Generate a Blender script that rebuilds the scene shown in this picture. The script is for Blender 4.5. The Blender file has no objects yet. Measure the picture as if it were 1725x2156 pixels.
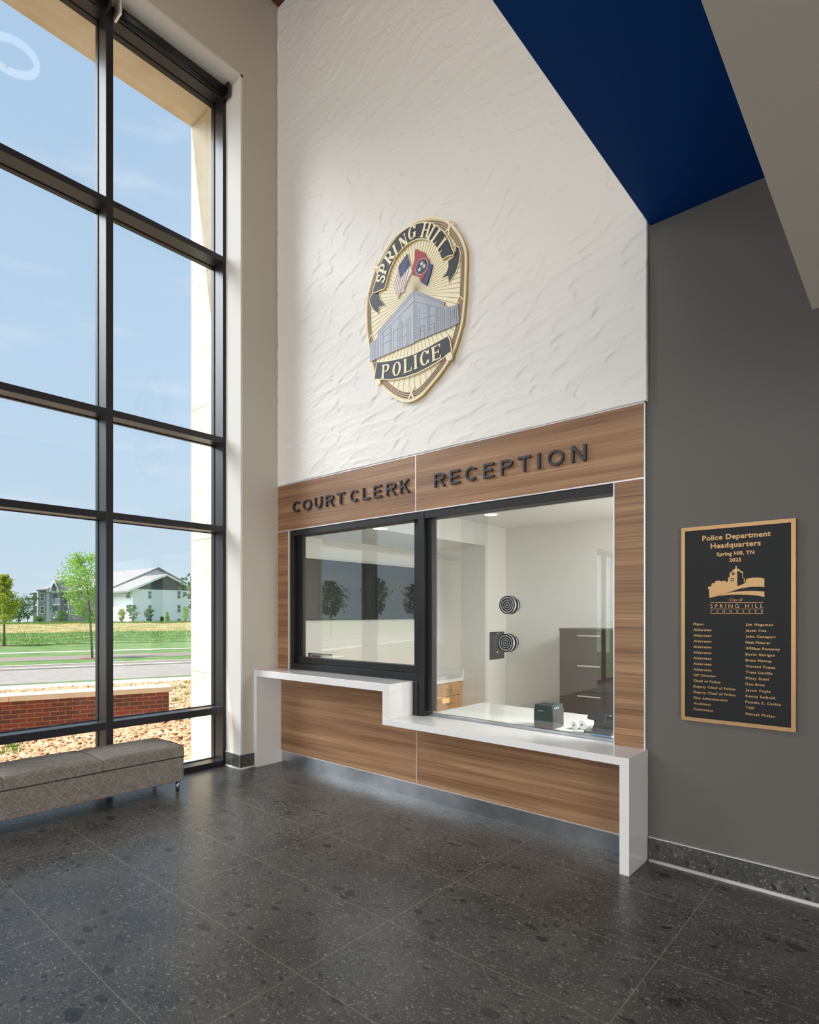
import bpy, bmesh, math, random
import numpy as np
from mathutils import Vector, Matrix
from mathutils.geometry import tessellate_polygon
random.seed(7)
PI = math.pi
sc = bpy.context.scene
COL = sc.collection
# ---------------------------------------------------------------- camera
F, CX, HY, CAMZ = 1239.86, 862.5, 1290.9, 1.69
YAW = math.atan((1940.87 - CX) / F)
cd = bpy.data.cameras.new('camera'); cam = bpy.data.objects.new('camera', cd); COL.objects.link(cam)
cam.location = (0, 0, CAMZ); cam.rotation_euler = (PI / 2, 0, YAW)
cd.sensor_fit = 'HORIZONTAL'; cd.sensor_width = 36.0; cd.lens = F / 1725 * 36
cd.shift_y = (HY - 1078) / 1725; cd.clip_end = 1000
sc.camera = cam
FW = Vector((-math.sin(YAW), math.cos(YAW), 0)); RT = Vector((math.cos(YAW), math.sin(YAW), 0))
def at(px, py, ax, v):
    """the point of a photograph pixel on the plane x|y|z = v"""
    d = FW * F + RT * (px - CX) + Vector((0, 0, HY - py)); i = 'xyz'.index(ax)
    c = Vector((0, 0, CAMZ)); return c + d * ((v - c[i]) / d[i])
# ---------------------------------------------------------------- view, world, sun, area lights
sc.view_settings.view_transform = 'Standard'; sc.view_settings.look = 'None'
sc.view_settings.gamma = 1; sc.view_settings.use_curve_mapping = False
sc.view_settings.exposure = 0.0
sc.cycles.max_bounces = 10; sc.cycles.diffuse_bounces = 5; sc.cycles.transparent_max_bounces = 24
sc.cycles.sample_clamp_indirect = 6
def lin(c):
    r = []
    for v in c[:3]:
        v /= 255; r.append(v / 12.92 if v <= .04045 else ((v + .055) / 1.055) ** 2.4)
    return (*r, 1)
W = bpy.data.worlds.new('sky'); sc.world = W; W.use_nodes = True
nt = W.node_tree; nt.nodes.clear()
def nd(t, ty, **k):
    n = t.nodes.new(ty)
    for a, b in k.items():
        if a.startswith('_'):
            n.inputs[int(a[1:])].default_value = b
        else: setattr(n, a, b)
    return n
tc = nd(nt, 'ShaderNodeTexCoord'); sp = nd(nt, 'ShaderNodeSeparateXYZ'); nt.links.new(tc.outputs['Generated'], sp.inputs[0])
rp = nd(nt, 'ShaderNodeValToRGB'); nt.links.new(sp.outputs['Z'], rp.inputs[0])
e = rp.color_ramp.elements; e[0].position = 0; e[0].color = lin((205, 225, 235)); e[1].position = .75; e[1].color = lin((172, 202, 232))
q = e.new(.16); q.color = lin((196, 219, 236)); q = e.new(.35); q.color = lin((186, 213, 237))
mp = nd(nt, 'ShaderNodeMapping'); mp.inputs['Scale'].default_value = (1, 1, 5); nt.links.new(tc.outputs['Generated'], mp.inputs[0])
nz = nd(nt, 'ShaderNodeTexNoise'); nz.inputs['Scale'].default_value = 5; nz.inputs['Detail'].default_value = 6; nt.links.new(mp.outputs[0], nz.inputs[0])
r2 = nd(nt, 'ShaderNodeValToRGB'); r2.color_ramp.elements[0].position = .54; r2.color_ramp.elements[0].color = (0, 0, 0, 1); r2.color_ramp.elements[1].position = .8; r2.color_ramp.elements[1].color = (.5, .5, .5, 1)
nt.links.new(nz.outputs[0], r2.inputs[0])
mx = nd(nt, 'ShaderNodeMixRGB'); mx.inputs[2].default_value = (.86, .9, .94, 1); nt.links.new(r2.outputs[0], mx.inputs[0]); nt.links.new(rp.outputs[0], mx.inputs[1])
bg = nd(nt, 'ShaderNodeBackground'); bg.inputs[1].default_value = 1.12; nt.links.new(mx.outputs[0], bg.inputs[0])
wo = nd(nt, 'ShaderNodeOutputWorld'); nt.links.new(bg.outputs[0], wo.inputs[0])
sd = bpy.data.lights.new('sun', 'SUN'); sd.energy = 7.2; sd.angle = .01; sd.color = (1, .95, .87)
so = bpy.data.objects.new('sun', sd); COL.objects.link(so)
so.rotation_euler = Vector((-1, -3, 5.6)).to_track_quat('Z', 'Y').to_euler()
# added broad soft sun lamp, brightening the relief wall through the tall window
kd = bpy.data.lights.new('skylight', 'SUN'); kd.energy = 2.9; kd.angle = .5; kd.color = (.95, .98, 1)
ko = bpy.data.objects.new('skylight', kd); COL.objects.link(ko); ko.rotation_euler = Vector((-1, -.85, .73)).to_track_quat('Z', 'Y').to_euler()
def area(name, loc, aim, sx, sy, power, color=(1, 1, 1)):
    l = bpy.data.lights.new(name, 'AREA'); l.shape = 'RECTANGLE'; l.size = sx; l.size_y = sy; l.energy = power; l.color = color
    o = bpy.data.objects.new(name, l); COL.objects.link(o); o.location = loc
    o.rotation_euler = Vector(aim).to_track_quat('-Z', 'Y').to_euler(); return o
# added fill lamps out of view: ceiling, behind the camera, right side, office
area('ceiling_lamp', (-2.9, -1.2, 8.4), (0, .25, -1), 2.4, 1.2, 50, (1, .95, .88))
area('ceiling_lamp', (-2.9, -4.8, 8.4), (0, .5, -1), 2.4, 1.2, 120, (1, .95, .88))
area('entrance_daylight', (-2.3, -7.75, 2.9), (0, 1, .05), 6.0, 4.6, 350, (.965, .98, 1))  # fill added behind the camera to brighten the reception wall
area('side_entrance_daylight', (5.8, -3.4, 1.5), (-1, .35, .05), 4.0, 2.4, 330, (1, .98, .95))  # fill added at right to brighten the counter leg and low ceiling
area('office_lamp', (-.05, 5.15, 2.94), (0, 0, -1), 1.5, 1.2, 300, (1, .985, .96))  # hidden lamp added to brighten the office, no fixture of its own
# ---------------------------------------------------------------- materials
def mat(name, col, rough=.5, metal=0., spec=.5, coat=0., emit=0.):
    m = bpy.data.materials.new(name); m.use_nodes = True; b = m.node_tree.nodes['Principled BSDF']
    b.inputs['Base Color'].default_value = lin(col) if max(col) > 1 else (*col[:3], 1)
    b.inputs['Roughness'].default_value = rough; b.inputs['Metallic'].default_value = metal
    b.inputs['Specular IOR Level'].default_value = spec; b.inputs['Coat Weight'].default_value = coat
    if emit:
        b.inputs['Emission Color'].default_value = b.inputs['Base Color'].default_value; b.inputs['Emission Strength'].default_value = emit
    return m
def tex(m, kind='noise', scale=(1, 1, 1), sc_=5, detail=4, cols=None, stops=None, bump=0, dist=.002, rough=None, coord='Object', rotz=0, feature=None, randomness=1):
    """mix procedural variation into a material's base colour"""
    t = m.node_tree; b = t.nodes['Principled BSDF']
    c = nd(t, 'ShaderNodeTexCoord'); mp = nd(t, 'ShaderNodeMapping'); mp.inputs['Scale'].default_value = scale; mp.inputs['Rotation'].default_value = (0, 0, rotz)
    t.links.new(c.outputs[coord], mp.inputs[0])
    if kind == 'noise': n = nd(t, 'ShaderNodeTexNoise'); n.inputs['Detail'].default_value = detail; out = n.outputs[0]
    else:
        n = nd(t, 'ShaderNodeTexVoronoi'); out = n.outputs['Color'] if feature != 'd' else n.outputs['Distance']
        n.inputs['Randomness'].default_value = randomness
    n.inputs['Scale'].default_value = sc_; t.links.new(mp.outputs[0], n.inputs[0])
    if cols:
        r = nd(t, 'ShaderNodeValToRGB'); el = r.color_ramp.elements
        stops = stops or [i / (len(cols) - 1) for i in range(len(cols))]
        el[0].position = stops[0]; el[0].color = lin(cols[0]); el[1].position = stops[-1]; el[1].color = lin(cols[-1])
        for s, cc in list(zip(stops, cols))[1:-1]:
            x = el.new(s); x.color = lin(cc)
        t.links.new(out, r.inputs[0]); t.links.new(r.outputs[0], b.inputs['Base Color'])
    if bump:
        bp = nd(t, 'ShaderNodeBump'); bp.inputs['Strength'].default_value = bump; bp.inputs['Distance'].default_value = dist
        t.links.new(out, bp.inputs['Height']); t.links.new(bp.outputs[0], b.inputs['Normal'])
    return m
def glassmat(name, tint, base=.045, rough=0.0):
    m = bpy.data.materials.new(name); m.use_nodes = True; t = m.node_tree; t.nodes.clear()
    lw = nd(t, 'ShaderNodeLayerWeight'); lw.inputs[0].default_value = .5
    p = nd(t, 'ShaderNodeMath', operation='POWER'); p.inputs[1].default_value = 5; t.links.new(lw.outputs['Facing'], p.inputs[0])
    a = nd(t, 'ShaderNodeMath', operation='MULTIPLY_ADD'); a.inputs[1].default_value = .9; a.inputs[2].default_value = base; t.links.new(p.outputs[0], a.inputs[0])
    tr = nd(t, 'ShaderNodeBsdfTransparent'); tr.inputs[0].default_value = (*tint, 1)
    g = nd(t, 'ShaderNodeBsdfGlossy'); g.inputs['Roughness'].default_value = rough
    mxs = nd(t, 'ShaderNodeMixShader'); t.links.new(a.outputs[0], mxs.inputs[0]); t.links.new(tr.outputs[0], mxs.inputs[1]); t.links.new(g.outputs[0], mxs.inputs[2])
    o = nd(t, 'ShaderNodeOutputMaterial'); t.links.new(mxs.outputs[0], o.inputs[0]); return m
M = {}
M['white'] = mat('white_paint', (226, 223, 216), .7)
M['relief'] = mat('white_relief_panel', (236, 233, 228), .55)
M['warmgrey'] = mat('warm_grey_paint', (204, 196, 184), .75)
M['dark'] = mat('charcoal_paint', (104, 100, 96), .7, 0, .3)
M['blue'] = mat('navy_paint', (0, 60, 132), .6, 0, .1)
M['lowceil'] = mat('grey_soffit_paint', (226, 216, 204), .8)
M['office'] = mat('office_paint', (214, 213, 210), .6)
M['officew'] = mat('office_white_paint', (232, 230, 226), .6)
M['ceilw'] = mat('ceiling_white', (225, 226, 224), .8)
M['black'] = mat('black_anodised', (24, 24, 26), .42, 0.0, .4)
M['bronze'] = mat('dark_bronze_aluminium', (46, 46, 49), .36, .25, .5)
M['alu'] = mat('bright_aluminium', (225, 225, 225), .3, .6)
M['steel'] = mat('brushed_stainless', (176, 180, 184), .3, 1.0)
tex(M['steel'], 'noise', (1.2, 40, 1.2), 2.2, 3, [(146, 152, 158), (196, 200, 204)], [.3, .7])
M['quartz'] = mat('white_quartz', (236, 235, 233), .12, 0, .5)
tex(M['quartz'], 'noise', (1, 1, 1), 240, 2, [(230, 229, 228), (236, 235, 234), (239, 238, 237)], [.3, .5, .8])
M['rubber'] = mat('black_rubber', (24, 24, 25), .6)
M['inkblack'] = mat('matt_black', (8, 8, 9), .8, 0, .2)
M['gold'] = mat('brushed_bronze', (168, 132, 86), .38, .55); tex(M['gold'], 'noise', (3, 3, 60), 12, 3, [(150, 116, 74), (180, 144, 96)], [.3, .7])
M['plaque'] = mat('black_plaque_face', (17, 18, 20), .55, 0, .35)
M['cream'] = mat('cream_gold_enamel', (246, 236, 200), .45)
M['creamline'] = mat('sunburst_line_brown', (168, 148, 112), .5)
M['tanring'] = mat('tan_cord', (206, 180, 146), .5)
M['cord_dark'] = mat('cord_shadow_brown', (96, 80, 68), .6)  # dark brown for the lines between the cords
M['goldedge'] = mat('yellow_gold_edge', (214, 170, 70), .35, .4)
M['ribbon'] = mat('ribbon_black', (46, 48, 54), .5)
M['silver'] = mat('silver_blue_plate', (160, 164, 172), .42, .15)
M['silver2'] = mat('silver_grey_plate', (142, 145, 153), .4, .2)
M['silverline'] = mat('plate_engraving', (84, 90, 104), .5)
M['red'] = mat('flag_red', (168, 62, 66), .5); M['navy'] = mat('flag_blue', (58, 62, 110), .5); M['flagw'] = mat('flag_white', (228, 226, 222), .5)
M['glass'] = glassmat('clear_window_glass', (.96, .965, .97), .03)
M['iglass'] = glassmat('counter_window_glass', (.94, .96, .95), .11)
M['screen'] = mat('black_tv_screen', (10, 10, 12), .04, 0, .8)
M['plastic'] = mat('black_plastic', (26, 28, 30), .35)
M['teal'] = mat('dark_teal_plastic', (12, 46, 48), .3)
M['paper'] = mat('white_paper', (240, 240, 238), .7)
M['oak'] = mat('light_oak_laminate', (178, 134, 88), .5); tex(M['oak'], 'noise', (60, 60, 3), 1.2, 5, [(150, 106, 66), (190, 146, 98), (206, 164, 114)], [.3, .5, .75])
M['espresso'] = mat('espresso_laminate', (56, 46, 42), .35)
M['boxwood'] = mat('orange_wood', (226, 178, 112), .5)
M['lamp'] = mat('lamp_diffuser', (255, 250, 240), .5, emit=3)
M['woodceil'] = mat('brown_wood_ceiling', (112, 72, 42), .5); tex(M['woodceil'], 'noise', (2, 30, 2), 1.5, 4, [(80, 48, 26), (130, 86, 52)])
M['limestone'] = mat('cream_limestone', (230, 216, 190), .8); tex(M['limestone'], 'noise', (1, 1, 1), 3, 6, [(218, 202, 172), (230, 216, 190), (234, 222, 200)], [.3, .5, .75])
M['limedark'] = mat('limestone_joint', (190, 160, 118), .8)
M['concrete'] = mat('pale_concrete', (214, 206, 194), .85); tex(M['concrete'], 'noise', (1, 1, 1), 4, 5, [(196, 188, 178), (220, 213, 202)], [.3, .7])
M['asphalt'] = mat('pale_street_paving', (160, 152, 146), .9); tex(M['asphalt'], 'noise', (1, 1, 1), 3, 6, [(136, 130, 125), (150, 143, 138)], [.3, .7])
M['pathgrey'] = mat('grey_path', (128, 118, 108), .9)
M['lawn'] = mat('short_lawn', (92, 132, 58), .95); tex(M['lawn'], 'noise', (1, 1, 1), .9, 8, [(74, 106, 50), (88, 120, 58), (112, 128, 72)], [.3, .5, .72])
M['meadow'] = mat('tall_grass_ground', (106, 130, 66), .95); tex(M['meadow'], 'noise', (1, 1, 1), .5, 9, [(66, 100, 48), (96, 128, 64), (128, 140, 82)], [.36, .52, .7])

M['dryfield'] = mat('dry_field', (176, 168, 112), .95); tex(M['dryfield'], 'noise', (1, 1, 1), .35, 8, [(92, 118, 62), (156, 146, 98), (184, 162, 122)], [.36, .5, .66])
M['soil'] = mat('brown_soil', (140, 108, 84), .95)
M['mulch'] = mat('mulch', (108, 80, 66), .95)
M['bark'] = mat('grey_brown_bark', (126, 112, 98), .9); tex(M['bark'], 'noise', (6, 6, 1.5), 8, 4, [(98, 84, 72), (146, 132, 116)])
islandcol_q = [('grassblade', [(88, 122, 60), (102, 134, 70), (78, 112, 54), (126, 140, 84)]), ('dryblade', [(168, 152, 102), (182, 164, 118), (140, 142, 82), (160, 138, 98)])]
def leafmat(n, c):
    m = mat(n, c, .6); b = m.node_tree.nodes['Principled BSDF']; t = m.node_tree
    tr = nd(t, 'ShaderNodeBsdfTranslucent'); tr.inputs[0].default_value = lin((min(255, c[0] * 1.25), min(255, c[1] * 1.2), c[2] * .8))
    x = nd(t, 'ShaderNodeMixShader'); x.inputs[0].default_value = .35; o = t.nodes['Material Output']
    t.links.new(b.outputs[0], x.inputs[1]); t.links.new(tr.outputs[0], x.inputs[2]); t.links.new(x.outputs[0], o.inputs[0]); return m
M['grassblade'] = leafmat('green_grass_blade', (98, 134, 62)); M['dryblade'] = leafmat('dry_grass_blade', (176, 160, 110)); M['leaf'] = leafmat('bright_green_leaf', (136, 176, 92)); M['leafy'] = leafmat('yellow_green_leaf', (150, 162, 56)); M['leafd'] = leafmat('dark_green_leaf', (62, 96, 52)); M['leafb'] = leafmat('bluish_green_leaf', (104, 140, 96))
M['siding'] = mat('pale_blue_white_siding', (244, 240, 250), .8); M['sidinggrey'] = mat('grey_board_siding', (126, 126, 130), .8)
tex(M['sidinggrey'], 'noise', (1, 2.2, .02), 2.4, 1, [(140, 140, 147), (166, 166, 174)], [.42, .46])
M['gable'] = mat('charcoal_gable_siding', (84, 86, 92), .8); M['shingle'] = mat('grey_shingle', (140, 138, 138), .9); tex(M['shingle'], 'noise', (1, 1, 1), 2, 5, [(126, 124, 124), (152, 150, 150)])
M['farwin'] = mat('window_dark_pane', (92, 104, 110), .2); M['housetrim'] = mat('white_house_trim', (236, 238, 238), .7)
# wood laminate with long horizontal grain
def wood(name, dark, mid, light):
    m = mat(name, mid, .42, 0, .4); t = m.node_tree; b = t.nodes['Principled BSDF']
    c = nd(t, 'ShaderNodeTexCoord'); oi = nd(t, 'ShaderNodeObjectInfo')
    ad = nd(t, 'ShaderNodeVectorMath', operation='MULTIPLY_ADD'); t.links.new(oi.outputs['Random'], ad.inputs[0]); ad.inputs[1].default_value = (3, 1, 4); t.links.new(c.outputs['Object'], ad.inputs[2])
    m1 = nd(t, 'ShaderNodeMapping'); m1.inputs['Scale'].default_value = (.22, 1, 9); t.links.new(ad.outputs[0], m1.inputs[0])
    n1 = nd(t, 'ShaderNodeTexNoise'); n1.inputs['Scale'].default_value = 1.6; n1.inputs['Detail'].default_value = 5; n1.inputs['Distortion'].default_value = .6; t.links.new(m1.outputs[0], n1.inputs[0])
    m2 = nd(t, 'ShaderNodeMapping'); m2.inputs['Scale'].default_value = (.5, 1, 55); t.links.new(ad.outputs[0], m2.inputs[0])
    n2 = nd(t, 'ShaderNodeTexNoise'); n2.inputs['Scale'].default_value = 2.2; n2.inputs['Detail'].default_value = 4; t.links.new(m2.outputs[0], n2.inputs[0])
    s = nd(t, 'ShaderNodeMath', operation='MULTIPLY_ADD'); s.inputs[1].default_value = .62; t.links.new(n1.outputs[0], s.inputs[0])
    s2 = nd(t, 'ShaderNodeMath', operation='MULTIPLY'); s2.inputs[1].default_value = .38; t.links.new(n2.outputs[0], s2.inputs[0]); t.links.new(s2.outputs[0], s.inputs[2])
    r = nd(t, 'ShaderNodeValToRGB'); el = r.color_ramp.elements; el[0].position = .36; el[0].color = lin(dark); el[1].position = .66; el[1].color = lin(light)
    x = el.new(.5); x.color = lin(mid); t.links.new(s.outputs[0], r.inputs[0]); t.links.new(r.outputs[0], b.inputs['Base Color']); return m
M['wood'] = wood('walnut_laminate', (114, 82, 58), (147, 110, 79), (178, 141, 105))
# floor: dark terrazzo like stone tiles, 1.24 x 0.6235 m, thin grout
def stone(name, tiles=True, k=1.0):
    m = mat(name, (70, 71, 72), .3, 0, .4); t = m.node_tree; b = t.nodes['Principled BSDF']; L = t.links.new
    c = nd(t, 'ShaderNodeTexCoord'); src = c.outputs['Object']
    base = nd(t, 'ShaderNodeTexNoise'); base.inputs['Scale'].default_value = 3; base.inputs['Detail'].default_value = 8; L(src, base.inputs[0])
    r = nd(t, 'ShaderNodeValToRGB'); r.color_ramp.elements[0].position = .3; r.color_ramp.elements[0].color = lin([v * k for v in (68, 68, 67)]); r.color_ramp.elements[1].position = .7; r.color_ramp.elements[1].color = lin([v * k for v in (96, 94, 91)])
    L(base.outputs[0], r.inputs[0]); prev = r.outputs[0]
    warp = nd(t, 'ShaderNodeTexNoise'); warp.inputs['Scale'].default_value = 9; warp.inputs['Detail'].default_value = 3; L(src, warp.inputs[0])
    wa = nd(t, 'ShaderNodeVectorMath', operation='MULTIPLY_ADD'); wa.inputs[1].default_value = (.09, .09, .09); L(warp.outputs['Color'], wa.inputs[0]); L(src, wa.inputs[2])
    for scl, th, colr, amt, seed in ((190, .30, (168, 166, 160), .6, 0), (85, .28, (166, 164, 158), .7, 3), (42, .22, (156, 155, 150), .65, 7), (16, .15, (112, 113, 112), .6, 11), (26, .17, (38, 42, 46), .7, 17), (9, .12, (34, 38, 42), .75, 23)):
        mpn = nd(t, 'ShaderNodeMapping'); mpn.inputs['Location'].default_value = (seed, seed * .7, seed * .3); mpn.inputs['Scale'].default_value = (1, 1.7, 1); L(wa.outputs[0], mpn.inputs[0])
        v = nd(t, 'ShaderNodeTexVoronoi'); v.inputs['Scale'].default_value = scl; L(mpn.outputs[0], v.inputs[0])
        sx = nd(t, 'ShaderNodeSeparateColor'); L(v.outputs['Color'], sx.inputs[0])
        # a cell is a chip when its random value is low; size by the other random value
        g1 = nd(t, 'ShaderNodeMath', operation='LESS_THAN'); g1.inputs[1].default_value = th; L(sx.outputs[0], g1.inputs[0])
        sz = nd(t, 'ShaderNodeMath', operation='MULTIPLY_ADD'); sz.inputs[1].default_value = .34; sz.inputs[2].default_value = .16; L(sx.outputs[1], sz.inputs[0])
        g2 = nd(t, 'ShaderNodeMath', operation='LESS_THAN'); L(v.outputs['Distance'], g2.inputs[0]); L(sz.outputs[0], g2.inputs[1])
        gg = nd(t, 'ShaderNodeMath', operation='MULTIPLY'); L(g1.outputs[0], gg.inputs[0]); L(g2.outputs[0], gg.inputs[1])
        ga = nd(t, 'ShaderNodeMath', operation='MULTIPLY'); L(gg.outputs[0], ga.inputs[0])
        gb = nd(t, 'ShaderNodeMath', operation='MULTIPLY_ADD'); gb.inputs[1].default_value = amt * .9; gb.inputs[2].default_value = amt * .45; L(sx.outputs[2], gb.inputs[0]); L(gb.outputs[0], ga.inputs[1])
        mxx = nd(t, 'ShaderNodeMixRGB'); mxx.inputs[2].default_value = lin([v_ * k for v_ in colr]); L(ga.outputs[0], mxx.inputs[0]); L(prev, mxx.inputs[1]); prev = mxx.outputs[0]
    if tiles:
        sep = nd(t, 'ShaderNodeSeparateXYZ'); L(src, sep.inputs[0]); masks = []
        for ax, off, per in ((0, .97, 1.24), (1, -1.115, .6235)):
            a = nd(t, 'ShaderNodeMath', operation='ADD'); a.inputs[1].default_value = off + per * 20; L(sep.outputs[ax], a.inputs[0])
            pg = nd(t, 'ShaderNodeMath', operation='PINGPONG'); pg.inputs[1].default_value = per / 2; L(a.outputs[0], pg.inputs[0])
            ls = nd(t, 'ShaderNodeMath', operation='LESS_THAN'); ls.inputs[1].default_value = .0018; L(pg.outputs[0], ls.inputs[0]); masks.append(ls)
        mm = nd(t, 'ShaderNodeMath', operation='MAXIMUM'); L(masks[0].outputs[0], mm.inputs[0]); L(masks[1].outputs[0], mm.inputs[1])
        mxx = nd(t, 'ShaderNodeMixRGB'); mxx.inputs[2].default_value = lin((160, 148, 128)); L(mm.outputs[0], mxx.inputs[0]); L(prev, mxx.inputs[1]); prev = mxx.outputs[0]
    L(prev, b.inputs['Base Color'])
    rr = nd(t, 'ShaderNodeMapRange'); rr.inputs[3].default_value = .24; rr.inputs[4].default_value = .38; L(base.outputs[0], rr.inputs[0]); L(rr.outputs[0], b.inputs['Roughness'])
    return m
M['floor'] = stone('dark_speckled_stone_tile'); M['stonebase'] = stone('dark_stone_baseboard', False, .84)
# bench fabric: broken diagonal grid of thin pale lines
def fabric():
    m = mat('patterned_taupe_fabric', (92, 84, 80), .9, 0, .2); t = m.node_tree; b = t.nodes['Principled BSDF']; L = t.links.new
    def math_(op, a, b_=None, c_=None):
        n = nd(t, 'ShaderNodeMath', operation=op)
        for i, v in enumerate((a, b_, c_)):
            if v is None: continue
            if isinstance(v, (int, float)): n.inputs[i].default_value = v
            else: L(v, n.inputs[i])
        return n.outputs[0]
    g = nd(t, 'ShaderNodeNewGeometry'); s = nd(t, 'ShaderNodeSeparateXYZ'); L(g.outputs['Position'], s.inputs[0])
    u = s.outputs[1]; v = math_('SUBTRACT', s.outputs[2], s.outputs[0])
    pa = math_('MULTIPLY', math_('ADD', u, v), 25.0); pb = math_('MULTIPLY', math_('SUBTRACT', u, v), 25.0)
    pa = math_('ADD', pa, 500.0); pb = math_('ADD', pb, 500.0); tot = None
    for (p, o_), (per, w, keep, seed) in [(x, y) for x in ((pa, pb), (pb, pa)) for y in ((1.0, .04, .62, 1.3), (1.0, .04, .3, 8.1))]:
        if seed > 5: p = math_('ADD', p, .5); o_ = math_('ADD', o_, .5)
        fr = math_('FRACT', p); ln = math_('LESS_THAN', fr, w * 1.2); cell = math_('FLOOR', p)
        cell2 = math_('FLOOR', math_('MULTIPLY', o_, .5 if seed < 5 else 1.0))
        cv = nd(t, 'ShaderNodeCombineXYZ'); L(cell, cv.inputs[0]); L(cell2, cv.inputs[1]); cv.inputs[2].default_value = seed
        wn = nd(t, 'ShaderNodeTexWhiteNoise'); L(cv.outputs[0], wn.inputs[0])
        k = math_('LESS_THAN', wn.outputs[0], keep); q_ = math_('MULTIPLY', ln, k); tot = q_ if tot is None else math_('MAXIMUM', tot, q_)
    n = nd(t, 'ShaderNodeTexNoise'); n.inputs['Scale'].default_value = 14; n.inputs['Detail'].default_value = 2
    r = nd(t, 'ShaderNodeValToRGB'); r.color_ramp.elements[0].position = .4; r.color_ramp.elements[0].color = lin((126, 116, 110)); r.color_ramp.elements[1].position = .6; r.color_ramp.elements[1].color = lin((127, 123, 117)); L(n.outputs[0], r.inputs[0])
    x = nd(t, 'ShaderNodeMixRGB'); x.inputs[2].default_value = lin((204, 192, 178)); L(tot, x.inputs[0]); L(r.outputs[0], x.inputs[1]); L(x.outputs[0], b.inputs['Base Color']); return m
M['fabric'] = fabric(); M['piping'] = mat('dark_piping', (52, 47, 46), .8)
def brick():
    m = mat('red_brown_brick', (128, 66, 48), .85); t = m.node_tree; b = t.nodes['Principled BSDF']; L = t.links.new
    c = nd(t, 'ShaderNodeTexCoord'); s = nd(t, 'ShaderNodeSeparateXYZ'); L(c.outputs['Object'], s.inputs[0]); cb = nd(t, 'ShaderNodeCombineXYZ'); L(s.outputs[0], cb.inputs[0]); L(s.outputs[2], cb.inputs[1])
    br = nd(t, 'ShaderNodeTexBrick'); br.inputs['Scale'].default_value = 1; br.inputs['Brick Width'].default_value = .215; br.inputs['Row Height'].default_value = .073; br.inputs['Mortar Size'].default_value = .005
    br.inputs['Color1'].default_value = lin((140, 70, 54)); br.inputs['Color2'].default_value = lin((94, 64, 56)); br.inputs['Mortar'].default_value = lin((166, 136, 112)); L(cb.outputs[0], br.inputs[0]); L(br.outputs[0], b.inputs['Base Color']); return m
M['brick'] = brick()
M['cobble'] = mat('tan_river_rock', (206, 168, 128), .8); _t = M['cobble'].node_tree
def islandcol(m, cols):
    t = m.node_tree; b = t.nodes['Principled BSDF']; g = nd(t, 'ShaderNodeNewGeometry'); o = nd(t, 'ShaderNodeObjectInfo'); a = nd(t, 'ShaderNodeMath', operation='ADD')
    t.links.new(g.outputs['Random Per Island'], a.inputs[0]); t.links.new(o.outputs['Random'], a.inputs[1]); f = nd(t, 'ShaderNodeMath', operation='FRACT'); t.links.new(a.outputs[0], f.inputs[0])
    r = nd(t, 'ShaderNodeValToRGB'); r.color_ramp.elements[0].color = lin(cols[0]); r.color_ramp.elements[1].color = lin(cols[-1])
    for i, c_ in enumerate(cols[1:-1]): x = r.color_ramp.elements.new((i + 1) / (len(cols) - 1)); x.color = lin(c_)
    t.links.new(f.outputs[0], r.inputs[0]); t.links.new(r.outputs[0], b.inputs['Base Color'])
for k_, c_ in islandcol_q: islandcol(M[k_], c_)
islandcol(M['cobble'], [(196, 146, 106), (214, 178, 138), (182, 140, 112), (222, 196, 164), (196, 158, 120), (206, 160, 112)])
# ---------------------------------------------------------------- mesh helpers
def new_bm(): return bmesh.new()
def box(bm, x0, x1, y0, y1, z0, z1, bev=0, seg=2, mi=0):
    vs = [bm.verts.new((x, y, z)) for x in (x0, x1) for y in (y0, y1) for z in (z0, z1)]
    fs = [bm.faces.new([vs[i] for i in f]) for f in ((0, 1, 3, 2), (4, 6, 7, 5), (0, 4, 5, 1), (2, 3, 7, 6), (0, 2, 6, 4), (1, 5, 7, 3))]
    for f in fs: f.material_index = mi
    if bev:
        ed = list({e for f in fs for e in f.edges}); r = bmesh.ops.bevel(bm, geom=ed, offset=bev, segments=seg, affect='EDGES', profile=.5)
        for f in r['faces']: f.material_index = mi
    return vs
def cyl(bm, p0, p1, r0, r1=None, n=16, cap=True, mi=0):
    p0 = Vector(p0); p1 = Vector(p1); r1 = r0 if r1 is None else r1; d = (p1 - p0).normalized(); a = d.orthogonal().normalized(); b = d.cross(a)
    A = [bm.verts.new(p0 + (a * math.cos(2 * PI * i / n) + b * math.sin(2 * PI * i / n)) * r0) for i in range(n)]
    B = [bm.verts.new(p1 + (a * math.cos(2 * PI * i / n) + b * math.sin(2 * PI * i / n)) * r1) for i in range(n)]
    for i in range(n):
        f = bm.faces.new((A[i], A[(i + 1) % n], B[(i + 1) % n], B[i])); f.smooth = True; f.material_index = mi
    if cap:
        for L_, rev in ((A, 1), (B, 0)):
            f = bm.faces.new(L_[::-1] if rev else L_); f.material_index = mi
def tube(bm, pts, r, n=8):
    for a, b in zip(pts, pts[1:]): cyl(bm, a, b, r, n=n)
def ring(bm, c, ax, r0, r1, d0, d1, n=40):
    """annulus of rectangular section about axis ax ('y' or 'z')"""
    def P(r, a, d): return (c[0] + r * math.cos(a), c[1] + d, c[2] + r * math.sin(a)) if ax == 'y' else (c[0] + r * math.cos(a), c[1] + r * math.sin(a), c[2] + d)
    V = [[bm.verts.new(P(r, 2 * PI * i / n, d)) for r, d in ((r0, d0), (r1, d0), (r1, d1), (r0, d1))] for i in range(n)]
    for i in range(n):
        for j in range(4): bm.faces.new((V[i][j], V[(i + 1) % n][j], V[(i + 1) % n][(j + 1) % 4], V[i][(j + 1) % 4]))
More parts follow.
